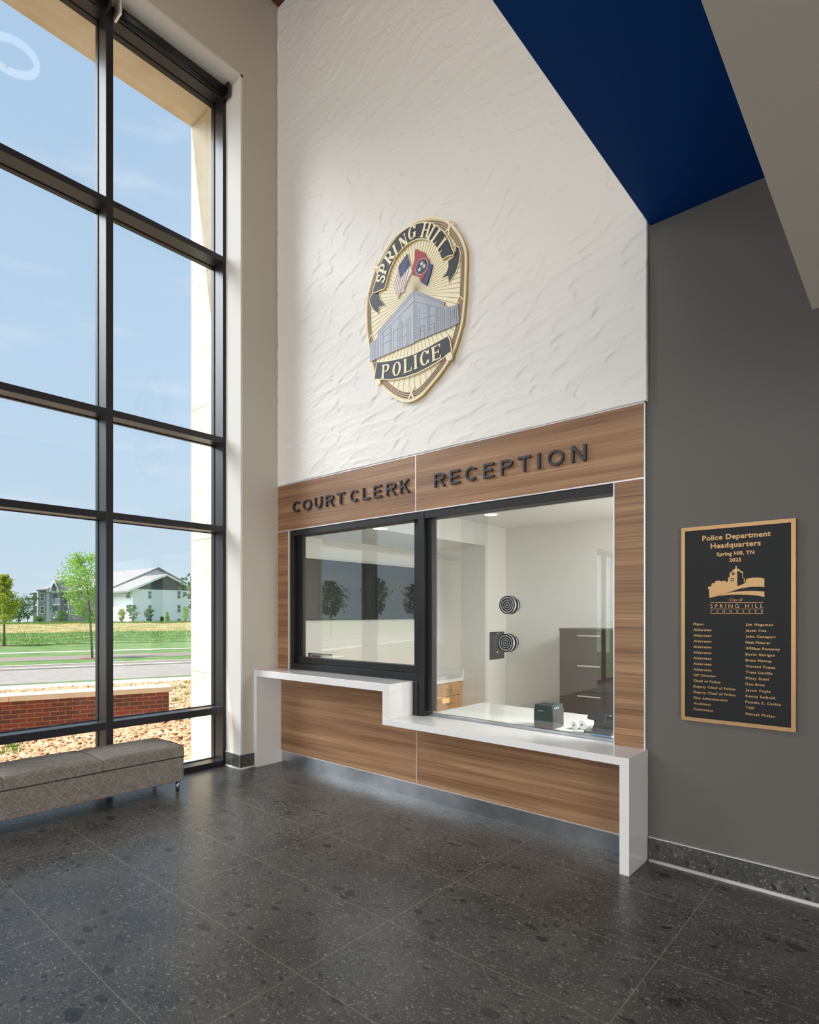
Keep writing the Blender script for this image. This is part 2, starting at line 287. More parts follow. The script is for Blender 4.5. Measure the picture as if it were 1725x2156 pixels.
def obj(name, bm, m, parent=None, loc=None, smooth=False):
    bmesh.ops.recalc_face_normals(bm, faces=bm.faces)
    me = bpy.data.meshes.new(name); bm.to_mesh(me); bm.free()
    for x in (m if isinstance(m, (list, tuple)) else [m]): me.materials.append(x)
    if smooth:
        for p in me.polygons: p.use_smooth = True
    o = bpy.data.objects.new(name, me); COL.objects.link(o)
    if loc is not None:       # shift origin to loc, keep world position
        me.transform(Matrix.Translation(-Vector(loc))); o.location = loc
    if parent: 
        o.parent = parent
        if loc is None: me.transform(Matrix.Translation(-parent.matrix_basis.translation)) if parent.type == 'EMPTY' and parent.rotation_euler.z == 0 else None
        else: o.location = Vector(loc) - parent.matrix_basis.translation
    return o
def bx(name, dims, m, parent=None, bev=0):
    bm = new_bm(); box(bm, *dims, bev=bev); return obj(name, bm, m, parent)
def thing(name, label, cat, loc=(0, 0, 0), group=None, kind=None):
    o = bpy.data.objects.new(name, None); COL.objects.link(o); o.location = loc; o.empty_display_size = .1
    if label: o['label'] = label
    if cat: o['category'] = cat
    if group: o['group'] = group
    if kind: o['kind'] = kind
    return o
def tag(o, label=None, cat=None, group=None, kind=None):
    for k, v in (('label', label), ('category', cat), ('group', group), ('kind', kind)):
        if v: o[k] = v
    return o
def struct(name, dims, m, bev=0):
    bm = new_bm()
    for d in (dims if isinstance(dims[0], (list, tuple)) else [dims]): box(bm, *d, bev=bev)
    return tag(obj(name, bm, m), kind='structure')
def copy_tree(o, parent=None):
    c = o.copy(); COL.objects.link(c); c.parent = parent
    for ch in o.children: copy_tree(ch, c)
    return c
# 2D solids on a wall facing -y: (u,v) -> x,z ; depth d grows towards the viewer
def poly(bm, pts, y0, y1, mi=0):
    n = len(pts); A = [bm.verts.new((p[0], y1, p[1])) for p in pts]; B = [bm.verts.new((p[0], y0, p[1])) for p in pts]
    for tri in tessellate_polygon([[Vector((p[0], p[1], 0)) for p in pts]]):
        try: bm.faces.new([A[i] for i in tri]).material_index = mi
        except ValueError: pass
    for i in range(n):
        g = bm.faces.new((A[i], A[(i + 1) % n], B[(i + 1) % n], B[i])); g.material_index = mi
def bandsolid(bm, pairs, y0, y1, xf=lambda p: p, closed=False, mi=0):
    """pairs = [(left,right)] in 2D"""
    R = []
    for l, r in pairs:
        l = xf(l); r = xf(r); R.append([bm.verts.new((l[0], y1, l[1])), bm.verts.new((r[0], y1, r[1])), bm.verts.new((r[0], y0, r[1])), bm.verts.new((l[0], y0, l[1]))])
    n = len(R)
    for i in range(n if closed else n - 1):
        a, b = R[i], R[(i + 1) % n]
        for j in range(4):
            if j == 2: continue
            f = bm.faces.new((a[j], b[j], b[(j + 1) % 4], a[(j + 1) % 4])); f.material_index = mi
    if not closed:
        bm.faces.new(R[0]).material_index = mi; bm.faces.new(R[-1][::-1]).material_index = mi
def line2(pts, w):
    """polyline -> pairs with mitre-less normals"""
    P_ = [Vector(p) for p in pts]; out = []
    for i, p in enumerate(P_):
        d = (P_[min(i + 1, len(P_) - 1)] - P_[max(i - 1, 0)]).normalized(); n = Vector((-d.y, d.x)) * w / 2; out.append((p + n, p - n))
    return out
def glyph(ch, w, h, t, n=None, s=0):
    """stroke letter as list of band strips; t stem, n thin stroke, s serif reach (0 = sans)"""
    n = n or t; S = []
    def seg(a, b, ww): S.append((line2([a, b], ww), False))
    def arc(cx, cy, rx, ry, a0, a1, const=None):
        k = max(6, int(abs(a1 - a0) / 9)); pr = []
        for i in range(k + 1):
            a = math.radians(a0 + (a1 - a0) * i / k); ww = const or (n + (t - n) * abs(math.cos(a)) ** 1.3)
            c = Vector((cx + rx * math.cos(a), cy + ry * math.sin(a))); nn = Vector((math.cos(a), math.sin(a))) * ww / 2; pr.append((c + nn, c - nn))
        S.append((pr, False))
    def stem(x, ww=None, y0=0, y1=None, sb=1, st=1):
        ww = ww or t; y1 = h if y1 is None else y1; seg((x, y0), (x, y1), ww)
        if s:
            if sb: seg((x - ww / 2 - s, y0 + n / 2), (x + ww / 2 + s, y0 + n / 2), n)
            if st: seg((x - ww / 2 - s, y1 - n / 2), (x + ww / 2 + s, y1 - n / 2), n)
    L_ = s + t / 2; R_ = w - s - t / 2
    if ch == 'I': stem(w / 2)
    elif ch == 'O': arc(w / 2, h / 2, w / 2 - t / 2, h / 2 - n / 2, 0, 360)
    elif ch == 'C':
        arc(w / 2, h / 2, w / 2 - t / 2, h / 2 - n / 2, 42 if not s else 30, 318 if not s else 330)
        if s: seg((w - n, h * .98), (w - n, h * .66), n); seg((w - n, h * .02), (w - n, h * .3), n)
    elif ch == 'G':
        arc(w / 2, h / 2, w / 2 - t / 2, h / 2 - n / 2, 30, 320); stem(w - t * .6, t, h * .06, h * .46, 0, 1)
        seg((w - n, h * .98), (w - n, h * .68), n)
    elif ch == 'S':
        ry = (h - n) / 4; arc(w / 2, h / 2 + ry, w / 2 - t / 2, ry, 25, 270, t * .75); arc(w / 2, h / 2 - ry, w / 2 - t / 2, ry, 90, -155, t * .75)
        if s: seg((w - n, h), (w - n, h * .68), n); seg((n, 0), (n, h * .32), n)
    elif ch == 'U': r = w / 2 - t / 2; seg((t / 2, h), (t / 2, w / 2), t); seg((w - t / 2, h), (w - t / 2, w / 2), t); arc(w / 2, w / 2, r, w / 2 - t / 2, 180, 360)
    elif ch == 'T': seg((0, h - t / 2), (w, h - t / 2), t); seg((w / 2, 0), (w / 2, h - t / 2), t)
    elif ch == 'L':
        stem(L_); seg((L_, n / 2), (w, n / 2), n)
        if s: seg((w - n / 2, 0), (w - n / 2, h * .28), n)
    elif ch == 'E':
        stem(L_); seg((L_, n / 2), (w, n / 2), n); seg((L_, h - n / 2), (w * .97, h - n / 2), n); seg((L_, h * .52), (w * .85, h * .52), n)
        if s: seg((w - n / 2, 0), (w - n / 2, h * .28), n); seg((w - n / 2, h), (w - n / 2, h * .74), n); seg((w * .8, h * .38), (w * .8, h * .64), n)
    elif ch in 'PR':
        stem(L_); y = h * .45; rr = (h - y) / 2; xb = w - t / 2 - (w - L_) * .42
        seg((L_, h - n / 2), (xb, h - n / 2), n); seg((L_, y + n / 2), (xb, y + n / 2), n); arc(xb, y + rr, (w - t / 2 - xb), rr - n / 2, -90, 90)
        if ch == 'R': seg((w * .52, y), (w - t * .45, 0), t * 1.05); 
        if ch == 'R' and s: seg((w - t - s * .5, n / 2), (w + s, n / 2), n)
    elif ch == 'K': stem(L_); seg((w - t * .55, h), (L_, h * .36), t * .98); seg((w * .42, h * .55), (w - t * .5, 0), t * 1.02)
    elif ch == 'N': stem(L_, n if s else t); stem(R_ if s else w - t / 2, n if s else t, 0, h, 0, 1); seg((L_ - (n if s else 0) / 2 + (t * .1), h), ((R_ if s else w - t / 2) - t * .1, 0), t * 1.08)
    elif ch == 'H': stem(L_); stem(R_); seg((L_, h / 2), (R_, h / 2), n)
    return S
def put_glyph(bm, ch, w, h, t, xf, y0, y1, n=None, s=0, mi=0):
    for i_, (pr, cl) in enumerate(glyph(ch, w, h, t, n, s)): bandsolid(bm, pr, y0, y1 - .0002 * i_, xf, cl, mi)
# ---------------------------------------------------------------- room shell
XW, XF = -5.56, -5.85      # window wall face, glazing frame face
TOP = 8.63
struct('floor', (-5.95, 6, -8, 4.13, -.12, 0), M['floor'])
struct('ceiling', (-6.0, -1.2, -8.2, 4.3, TOP, TOP + .15), M['woodceil'])
struct('ceiling_soffit', (-1.40, 6, -8, 4.12, 4.34, 4.44), M['blue'])
struct('ceiling_lower', (-.285, 6, -8, 2.45, 2.74, 4.34), M['lowceil'])
struct('wall_upper_right', (-1.40, -1.2, -8, 4.12, 4.44, TOP), M['warmgrey'])
for d_ in [(6, 6.2, -8.2, -5.5, 0, 4.6), (6, 6.2, -1.3, 4.3, 0, 4.6), (6, 6.2, -5.5, -1.3, 2.74, 4.6)]: struct('wall_right', d_, M['warmgrey'])
# window wall with two openings: curtain wall y -.05..3.6 to z 7.5, entrance glazing y -6.7..-4.5 to 3.16
for d_ in [(-5.92, XW, 3.63, 4.3, 0, TOP), (-5.92, XW, -.05, 3.63, 7.5, TOP), (-5.92, XW, -4.5, -.05, 0, TOP), (-5.92, XW, -6.9, -4.5, 3.16, TOP), (-5.92, XW, -8.2, -6.9, 0, TOP)]: struct('wall_left', d_, M['warmgrey'])
# white reveal lining of the big opening
struct('trim_1', [(XF + .005, XW + .003, 3.605, 3.632, 0, 7.52), (XF + .005, XW + .003, -.05, 3.632, 7.497, 7.522), (XF + .005, XW + .003, -.075, -.05, 0, 7.52)], M['white'])
# wall behind the camera, with added glazing across its middle
struct('wall_front', [(-5.92, -5.4, -8.2, -8, 0, TOP), (.9, 6.2, -8.2, -8, 0, TOP), (-5.4, .9, -8.2, -8, 5.3, TOP)], M['warmgrey'])
# reception wall structure around the two openings, dark paint right of it
struct('wall_back', (-1.43, 6.2, 4.12, 4.27, 0, 4.6), M['dark'])
for d_ in [(-5.56, -1.43, 4.12, 4.27, 2.62, TOP), (-5.92, -5.36, 4.12, 4.27, 0, 2.62), (-5.36, -3.46, 4.12, 4.27, 0, .99), (-3.46, -1.64, 4.12, 4.27, 0, .70), (-1.64, -1.43, 4.12, 4.27, 0, 2.62)]: struct('wall_back_left', d_, M['white'])
# relief panel
def noise2(x, y, seed):
    rng = np.random.RandomState(seed); T = rng.rand(256, 256); xi = np.floor(x).astype(int); yi = np.floor(y).astype(int); fx = x - xi; fy = y - yi
    fx = fx * fx * (3 - 2 * fx); fy = fy * fy * (3 - 2 * fy); g = lambda i, j: T[i % 256, j % 256]
    return (g(xi, yi) * (1 - fx) + g(xi + 1, yi) * fx) * (1 - fy) + (g(xi, yi + 1) * (1 - fx) + g(xi + 1, yi + 1) * fx) * fy
def relief():
    x0, x1, z0, z1 = -5.555, -1.412, 3.14, 8.6; st = .0085
    nx = int((x1 - x0) / st); nz_ = int((z1 - z0) / st); X, Z = np.meshgrid(np.linspace(x0, x1, nx), np.linspace(z0, z1, nz_))
    th = math.radians(17); p = X * math.cos(th) + Z * math.sin(th); q = -X * math.sin(th) + Z * math.cos(th)
    wx = (noise2(p / .55 + 3, q / .35 + 20, 3) - .5) * .22; wy = (noise2(p / .4 + 31, q / .3 + 8, 4) - .5) * .16; p2 = p + wx; q2 = q + wy
    def scales(LP, LQ, L0, W0, W1, seed):
        ci = np.floor(p2 / LP).astype(int); cj = np.floor(q2 / LQ).astype(int); rs = np.random.RandomState(seed); J = rs.rand(5, 512, 512); H = np.zeros_like(p)
        for di in range(-3, 3):
            for dj in range(-3, 4):
                I, K = (ci + di) % 512, (cj + dj) % 512
                pc = (ci + di + J[0][K, I]) * LP + ((cj + dj) % 2) * LP * .5; qc = (cj + dj + J[1][K, I]) * LQ
                L_ = L0 * (1 + J[2][K, I]); Wd = W0 + W1 * J[3][K, I] ** 2; a = (p2 - pc) / L_; b = (q2 - qc + .12 * (p2 - pc)) / Wd
                e = np.clip((a + .5 - .55 * b * b) / .15, 0, 1); e = e * e * (3 - 2 * e)
                H = np.maximum(H, e * np.clip((.55 + .45 * J[4][K, I]) - .30 * np.clip(a + .5, 0, 4) - .22 * b * b, 0, 1))
        return H
    H = .0155 * scales(.24, .075, .20, .045, .055, 12) + .0055 * scales(.13, .048, .11, .03, .03, 31) + .004 * noise2(p / .9 + 3, q / .5 + 20, 3)
    Y = 4.071 + H
    V = np.stack([X, Y, Z], -1).reshape(-1, 3).astype('f'); idx = np.arange(nx * nz_).reshape(nz_, nx)
    Q = np.stack([idx[:-1, :-1], idx[:-1, 1:], idx[1:, 1:], idx[1:, :-1]], -1).reshape(-1, 4)
    # skirt back to the wall so the panel has its thickness
    border = np.concatenate([idx[0, :], idx[1:, -1], idx[-1, -2::-1], idx[-2:0:-1, 0]]); B = V[border].copy(); B[:, 1] = 4.125; k = len(V); V = np.concatenate([V, B]); nb = len(border); a = np.arange(nb); b = (a + 1) % nb
    Q = np.concatenate([Q, np.stack([border[a], k + a, k + b, border[b]], -1)])
    me = bpy.data.meshes.new('wall_relief_panel'); me.vertices.add(len(V)); me.vertices.foreach_set('co', V.ravel()); me.loops.add(Q.size); me.loops.foreach_set('vertex_index', Q.ravel().astype('i'))
    me.polygons.add(len(Q)); me.polygons.foreach_set('loop_start', np.arange(0, Q.size, 4, dtype='i')); me.polygons.foreach_set('use_smooth', np.ones(len(Q), bool)); me.update(calc_edges=True); me.materials.append(M['relief'])
    o = bpy.data.objects.new('wall_relief_panel', me); COL.objects.link(o); tag(o, kind='structure')
relief()
# baseboards: stone tile, bright cap trim, white floor bead
struct('baseboard_right', (-1.408, 6, 4.104, 4.12, .012, .160), M['stonebase'])
struct('trim_2', (-1.408, 6, 4.100, 4.12, .160, .168), M['alu'])
def bead(name, p0, p1):
    bm = new_bm(); cyl(bm, p0, p1, .013, n=12); return tag(obj(name, bm, M['white']), kind='structure')
bead('trim_3', (-1.40, 4.100, .006), (6, 4.100, .006))
struct('baseboard_left', [(XW, XW + .014, 3.60, 3.775, .012, .155), (XF + .01, XW + .014, 3.592, 3.606, .012, .155)], M['stonebase'])
struct('trim_4', [(XW, XW + .016, 3.60, 3.775, .155, .162), (XF + .01, XW + .016, 3.590, 3.606, .155, .162), (XW + .013, XW + .017, 3.588, 3.592, 0, .162)], M['alu'])
bead('trim_5', (XW + .014, 3.595, .006), (XW + .014, 3.775, .006)); bead('trim_6', (XF + .02, 3.592, .006), (XW + .014, 3.592, .006))
# ---------------------------------------------------------------- wood cladding of the reception wall
def panel(dims, label):
    bm = new_bm(); box(bm, *dims); c = ((dims[0] + dims[1]) / 2, dims[3], dims[4]); return tag(obj('wood_panel', bm, M['wood'], loc=c), label, 'wall panel')
YF = 4.098
panel((-5.575, -3.491, YF, 4.12, 2.622, 3.130), 'walnut fascia panel above the clerk window carrying COURT CLERK')
panel((-3.483, -1.434, YF, 4.12, 2.622, 3.130), 'walnut fascia panel above the reception window carrying RECEPTION')
panel((-5.575, -5.375, YF, 4.12, 1.067, 2.612), 'narrow upright walnut strip left of the clerk window')
panel((-1.640, -1.434, YF, 4.12, .757, 2.612), 'narrow upright walnut strip between reception window and dark wall')
panel((-5.500, -3.480, YF, 4.12, .135, .997), 'walnut panel under the taller white clerk counter')
panel((-3.472, -1.478, YF, 4.12, .135, .706), 'walnut panel under the lower white reception counter')
struct('trim_7', (-5.575, -1.426, YF - .003, 4.12, 3.130, 3.138), M['alu'])
struct('trim_8', (-5.575, -1.434, YF - .003, 4.12, 2.612, 2.622), M['alu'])
struct('trim_9', (-3.491, -3.483, YF - .003, 4.12, 2.622, 3.130), M['alu'])
struct('trim_10', (-1.434, -1.426, YF - .003, 4.12, .757, 3.138), M['alu'])
struct('trim_11', (-1.648, -1.640, YF - .003, 4.14, .757, 2.612), M['alu'])
struct('trim_12', (-5.375, -5.345, YF - .001, 4.14, 1.067, 2.612), M['alu'])
struct('trim_13', (-3.480, -3.472, YF - .003, 4.12, .128, .706), M['alu'])
struct('trim_14', (-5.500, -1.478, YF - .003, 4.12, .127, .135), M['alu'])
tag(bx('kick_plate', (-5.500, -1.478, 4.108, 4.12, 0, .127), M['steel']), 'brushed stainless kick plate along the floor under the wood panels', 'kick plate')
# ---------------------------------------------------------------- counter
ct = thing('reception_counter', 'white stepped quartz counter with end legs in front of both windows', 'counter', (-3.5, 3.94, 0))
Y0 = 3.772
bx('upper_countertop', (-5.558, -3.520, Y0, 4.15, .997, 1.067), M['quartz'], ct, .002)
bx('lower_countertop', (-3.600, -1.415, Y0, 4.17, .704, .757), M['quartz'], ct, .002)
bx('riser', (-3.600, -3.520, Y0, 4.14, .757, .997), M['quartz'], ct, .0015)
bx('leg', (-5.558, -5.503, Y0, 4.118, 0, .997), M['quartz'], ct, .0015)
bx('leg', (-1.478, -1.415, Y0, 4.118, 0, .704), M['quartz'], ct, .0015)
# ---------------------------------------------------------------- sign letters
def sign(word, boxes, where):
    seen = {}
    for ch, (x0, x1) in zip(word, boxes):
        seen[ch] = seen.get(ch, 0) + 1; tot = word.count(ch)
        od = '' if tot == 1 else {1: 'first ', 2: 'second '}[seen[ch]]
        bm = new_bm(); w = x1 - x0; put_glyph(bm, ch, w, .119, .0185 if ch != 'I' else .022, lambda p: (x0 + p[0], 2.804 + p[1]), 4.097, 4.074)
        tag(obj('sign_letter', bm, M['ribbon'], loc=((x0 + x1) / 2, 4.09, 2.804)), f'{od}raised dark letter {ch} in the word {where}', 'letter', f'raised letters of {where}')
sign('COURT', [(-5.263, -5.133), (-5.090, -4.950), (-4.892, -4.779), (-4.714, -4.592), (-4.546, -4.429)], 'COURT')
sign('CLERK', [(-4.341, -4.220), (-4.161, -4.067), (-4.012, -3.907), (-3.844, -3.722), (-3.668, -3.556)], 'CLERK')
sign('RECEPTION', [(-3.258, -3.142), (-3.083, -2.982), (-2.922, -2.799), (-2.737, -2.636), (-2.569, -2.460), (-2.411, -2.300), (-2.242, -2.214), (-2.152, -2.018), (-1.958, -1.844)], 'RECEPTION')
# ---------------------------------------------------------------- clerk window and reception window
w2 = thing('window_2', None, None, (-4.4, 4.16, 1.067), kind='structure')
bk = M['black']
for d in ((-5.345, -5.285, 4.105, 4.24, 1.067, 2.612), (-5.285, -3.39, 4.105, 4.24, 2.548, 2.612), (-5.285, -3.462, 4.10, 4.24, 1.067, 1.135)): bx('frame', d, bk, w2, .002)
bx('sash', (-5.285, -5.225, 4.15, 4.20, 1.135, 2.548), bk, w2, .002); bx('sash', (-5.225, -5.185, 4.16, 4.20, 1.20, 2.548), M['bronze'], w2, .002)
bx('sash', (-5.225, -3.462, 4.13, 4.20, 1.135, 1.205), bk, w2, .003); bx('sash', (-3.56, -3.462, 4.16, 4.20, 1.205, 2.548), bk, w2, .002)
bx('glass_pane', (-5.19, -3.55, 4.176, 4.184, 1.20, 2.55), M['iglass'], w2)
w3 = thing('window_3', None, None, (-2.5, 4.16, .757), kind='structure')
bx('frame', (-3.465, -3.395, 4.10, 4.24, .757, 2.612), bk, w3, .002); bx('frame', (-3.395, -3.34, 4.15, 4.22, .80, 2.55), M['bronze'], w3, .002)
bx('frame', (-3.395, -1.648, 4.105, 4.24, 2.545, 2.612), bk, w3, .002)
bx('frame_filler', (-3.52, -3.465, 4.09, 4.14, .757, 1.067), M['bronze'], w3, .002)
bx('sill_channel', (-3.395, -1.648, 4.168, 4.215, .757, .782), M['steel'], w3, .002)
bx('glass_pane', (-3.345, -1.650, 4.186, 4.196, .775, 2.55), M['iglass'], w3)
def speaker(cx_, cz, label):
    t = thing('speaking_grille', label, 'speaking grille', (cx_, 4.186, cz), group='round speaking grilles in the reception glass')
    c = (cx_, 4.191, cz)
    bm = new_bm(); cyl(bm, (cx_, 4.14, cz), (cx_, 4.232, cz), .064, n=40); obj('body', bm, M['inkblack'], t)
    bm = new_bm(); ring(bm, c, 'y', .066, .073, -.062, -.034); ring(bm, c, 'y', .056, .073, -.062, -.056); ring(bm, c, 'y', .063, .078, -.012, -.001)
    obj('rim', bm, M['steel'], t)
    bm = new_bm()
    for r0, r1 in ((.0, .010), (.019, .027), (.036, .044), (.053, .058)): ring(bm, c, 'y', max(r0, .0005), r1, -.060, -.052)
    for a in (90, 210, 330):
        ca, sa = math.cos(math.radians(a)), math.sin(math.radians(a)); cyl(bm, (cx_ + .008 * ca, 4.136, cz + .008 * sa), (cx_ + .056 * ca, 4.136, cz + .056 * sa), .0022, n=6)
    obj('grille', bm, M['steel'], t)
pu = at(1069, 1273.5, 'y', 4.14); pl = at(1066, 1353.6, 'y', 4.14)
speaker(pu.x, pu.z, 'upper round steel speaking grille set in the reception glass')
speaker(pl.x, pl.z, 'lower round steel speaking grille set in the reception glass, beside black wall plate')
# ---------------------------------------------------------------- office behind the glass
OC, OH = 2.96, 2.65
struct('floor_office', (-5.95, 6, 4.12, 7.8, -.12, -.001), M['warmgrey'])
struct('ceiling_office', (-4.70, 6, 4.27, 7.75, OC, OC + .1), M['ceilw'])
struct('ceiling_workroom', (-5.85, -4.70, 4.27, 7.05, OH, OC + .1), M['ceilw'])
struct('wall_office_back', (-4.70, 6, 7.60, 7.75, 0, OC), M['office'])
struct('wall_office_corner', (-5.85, -4.70, 7.05, 7.75, 0, OC), M['officew'])
struct('wall_workroom_left', (-5.92, -5.85, 4.27, 7.2, 0, OC + .1), M['officew'])
struct('wall_office_right', (1.0, 1.1, 4.27, 7.6, 0, OC), M['office'])
bx('worktop', (-3.46, 1.0, 4.2, 5.15, .704, .756), M['quartz'])
tag(bpy.data.objects['worktop'], 'white glossy desk surface inside the reception office behind the glass', 'desk')
td = thing('oak_drawer_cabinet', 'light oak drawer cabinet with white top in the far work room', 'cabinet', (-5.45, 6.3, 0))
bx('body', (-5.85, -5.11, 5.2, 7.05, 0, .70), M['oak'], td)
bx('countertop', (-5.85, -5.08, 5.15, 7.05, .70, .745), M['quartz'], td); bx('backsplash', (-5.85, -5.08, 7.025, 7.05, .745, .86), M['quartz'], td)
for y0, y1 in ((6.42, 7.02), (5.8, 6.40), (5.2, 5.78)):
    for z0, z1 in ((.51, .69), (.30, .50), (.06, .29)):
        d = bx('drawer', (-5.112, -5.092, y0, y1, z0, z1), M['oak'], td)
        bm = new_bm(); ym = (y0 + y1) / 2; zc = z0 + (z1 - z0) * .5; tube(bm, [(-5.09, ym - .06, zc), (-5.07, ym - .05, zc), (-5.07, ym + .05, zc), (-5.09, ym + .06, zc)], .006, 8)
        h = obj('handle', bm, M['steel'], td); h.parent = d; h.matrix_parent_inverse = Matrix(); h.data.transform(Matrix.Translation(Vector(td.location)))
        d.data.transform(Matrix.Translation(Vector(td.location))); d.location = -Vector(td.location); 
for i, (y0, y1, lb) in enumerate(((4.56, 5.93, 'black flat television on the work room wall, nearer the clerk window frame left edge'), (5.95, 7.33, 'black flat television on the work room wall, farther one beside the corner'))):
    y1 = min(y1, 7.30) if i else y1
    t = thing('wall_television', lb, 'television', (-5.84, (y0 + y1) / 2, 1.99), group='televisions in the work room')
    y1 = min(y1, 7.04)
    bx('housing', (-5.849, -5.785, y0, y1, 1.600, 2.375), M['plastic'], t, .004); bx('screen', (-5.785, -5.782, y0 + .012, y1 - .012, 1.615, 2.363), M['screen'], t)
fc = thing('filing_cabinet', 'dark brown lateral filing cabinet with bar handles behind the reception glass', 'filing cabinet', (-2.7, 7.3, 0))
cab = at(1178, 1323, 'y', 7.0)
X0, X1, ZT = cab.x, cab.x + 1.0, cab.z
bx('carcass', (X0, X1, 7.02, 7.59, 0, ZT - .025), M['espresso'], fc); bx('top', (X0 - .008, X1 + .008, 7.0, 7.595, ZT - .03, ZT), M['espresso'], fc, .003)
for i in range(4):
    z1 = ZT - .035 - i * .378
    z0 = max(z1 - .372, .03)
    d = bx('drawer', (X0 + .003, X1 - .003, 7.0, 7.02, z0, z1), M['espresso'], fc, .002)
    hx = at(1240, 1335, 'y', 6.98).x
    bm = new_bm(); box(bm, hx - .15, hx + .15, 6.965, 6.977, z1 - .058, z1 - .044, .003); box(bm, hx - .13, hx - .12, 6.97, 7.0, z1 - .056, z1 - .046); box(bm, hx + .12, hx + .13, 6.97, 7.0, z1 - .056, z1 - .046)
    h = obj('handle', bm, M['alu'], fc); h.parent = d; h.data.transform(Matrix.Translation(Vector(fc.location))); d.data.transform(Matrix.Translation(Vector(fc.location))); d.location = -Vector(fc.location)
# wall plate on the corner wall (seen behind the lower grille)
a = at(1031, 1331, 'x', -4.70); b = at(1061, 1386, 'x', -4.70)
t = thing('wall_switch_plate', 'tall black control plate on the white office wall by lower grille', 'switch plate', (-4.70, (a.y + b.y) / 2, (a.z + b.z) / 2))
bx('plate', (-4.70, -4.688, a.y, b.y, b.z, a.z), M['plastic'], t, .003)
ym = (a.y + b.y) / 2
bx('control_panel', (-4.688, -4.682, a.y + .05, ym + .01, b.z + .14, a.z - .06), M['teal'], t); bx('control_panel', (-4.688, -4.682, ym + .02, b.y - .04, b.z + .14, a.z - .06), M['teal'], t)
bx('button', (-4.688, -4.683, ym - .012, ym + .012, b.z + .09, b.z + .115), M['paper'], t); bx('name_strip', (-4.688, -4.684, ym - .03, ym + .03, a.z - .035, a.z - .012), M['steel'], t)
def downlight(px, py, zc, lb):
    p = at(px, py, 'z', zc); t = thing('downlight', lb, 'ceiling light', (p.x, p.y, zc), group='round office downlights')
    bm = new_bm(); ring(bm, (p.x, p.y, zc), 'z', .085, .105, -.006, .0); obj('trim_ring', bm, M['ceilw'], t)
    bm = new_bm(); cyl(bm, (p.x, p.y, zc - .001), (p.x, p.y, zc - .004), .085, n=32); obj('diffuser', bm, M['lamp'], t)
downlight(1034, 1083, OC, 'round lit downlight seen through the reception glass'); downlight(801, 1112, OH, 'round lit downlight seen through the clerk window')
# receipt printer
p0 = at(1125, 1530, 'z', .756); p1 = at(1163, 1536, 'z', .756)
px0 = p0.x + .01; py0 = 4.30
t = thing('receipt_printer', 'black receipt printer on the desk behind the reception glass', 'printer', (px0 + .085, py0 + .1, .757))
hh = at(1145, 1484, 'y', py0).z
bx('body', (px0, px0 + .17, py0, py0 + .2, .757, hh - .035), M['plastic'], t, .008); bx('cover', (px0 + .002, px0 + .168, py0 + .002, py0 + .19, hh - .05, hh), M['teal'], t, .012)
bx('front_panel', (px0 + .008, px0 + .162, py0 - .004, py0, .80, hh - .03), M['teal'], t, .003)
bx('paper_slot', (px0 + .03, px0 + .14, py0 + .06, py0 + .085, hh - .002, hh + .003), M['rubber'], t)
for i in range(3): bx('indicator_light', (px0 + .1695, px0 + .172, py0 + .03 + i * .03, py0 + .045 + i * .03, hh - .03, hh - .022), M['paper'], t)
TXT = []
def text(s, x0, x1, z, cap, y0, depth, parent, m, bold=.012, name='lettering', join=None):
    TXT.append((s, x0, x1, z, cap, y0, depth, parent, m, bold, name, join))
text('EPSON', px0 + .045, px0 + .085, hh - .055, .008, py0 - .004, .001, t, M['paper'], 0, 'brand_lettering')
# paper rolls
for i, (dx, dy, lb) in enumerate(((.0, 0, 'small white paper roll lying between the printer and the phone'), (.055, .03, 'larger white paper roll between printer and phone, nearer the phone'))):
    q_ = at(1212, 1528, 'z', .756 + .03); c = Vector((q_.x + dx, 4.47 + dy, .757 + .032 + i * .006))
    t = thing('paper_roll', lb, 'paper roll', (c.x, c.y, .757)); r = .032 + i * .006
    bm = new_bm(); cyl(bm, c + Vector((-.01, -.035, 0)), c + Vector((.01, .035, 0)), r, n=28); obj('paper', bm, M['paper'], t, smooth=False)
    bm = new_bm(); cyl(bm, c + Vector((-.0103, -.036, 0)), c + Vector((.0103, .036, 0)), .009, n=16); obj('core', bm, M['cord_dark'], t)
# phone
q_ = at(1250, 1548, 'z', .757); ph = Vector((q_.x, 4.36, .757))
t = thing('desk_phone', 'black desk phone with tilted display beside the paper rolls', 'phone', ph)
bm = new_bm(); vs = box(bm, ph.x - .10, ph.x + .12, ph.y, ph.y + .2, .757, .775, .004); obj('base', bm, M['plastic'], t)
bm = new_bm()
for (a_, b_) in (((-.03, .05), (.10, .16)),):
    A = [(ph.x - .06, ph.y + .03, .77), (ph.x + .11, ph.y + .03, .77), (ph.x + .11, ph.y + .19, .86), (ph.x - .06, ph.y + .19, .86)]
    V = [bm.verts.new(v) for v in A] + [bm.verts.new((v[0], v[1] + .012, v[2] - .02)) for v in A]
    for f in ((0, 1, 2, 3), (7, 6, 5, 4), (0, 4, 5, 1), (1, 5, 6, 2), (2, 6, 7, 3), (3, 7, 4, 0)): bm.faces.new([V[i] for i in f])
obj('keypad_panel', bm, M['plastic'], t)
bm = new_bm(); A = [(ph.x - .07, ph.y + .0, .87), (ph.x + .06, ph.y + .01, .86), (ph.x + .055, ph.y + .05, .92), (ph.x - .075, ph.y + .04, .93)]
V = [bm.verts.new(v) for v in A] + [bm.verts.new((v[0], v[1] + .018, v[2] - .008)) for v in A]
for f in ((0, 1, 2, 3), (7, 6, 5, 4), (0, 4, 5, 1), (1, 5, 6, 2), (2, 6, 7, 3), (3, 7, 4, 0)): bm.faces.new([V[i] for i in f])
obj('display', bm, M['plastic'], t)
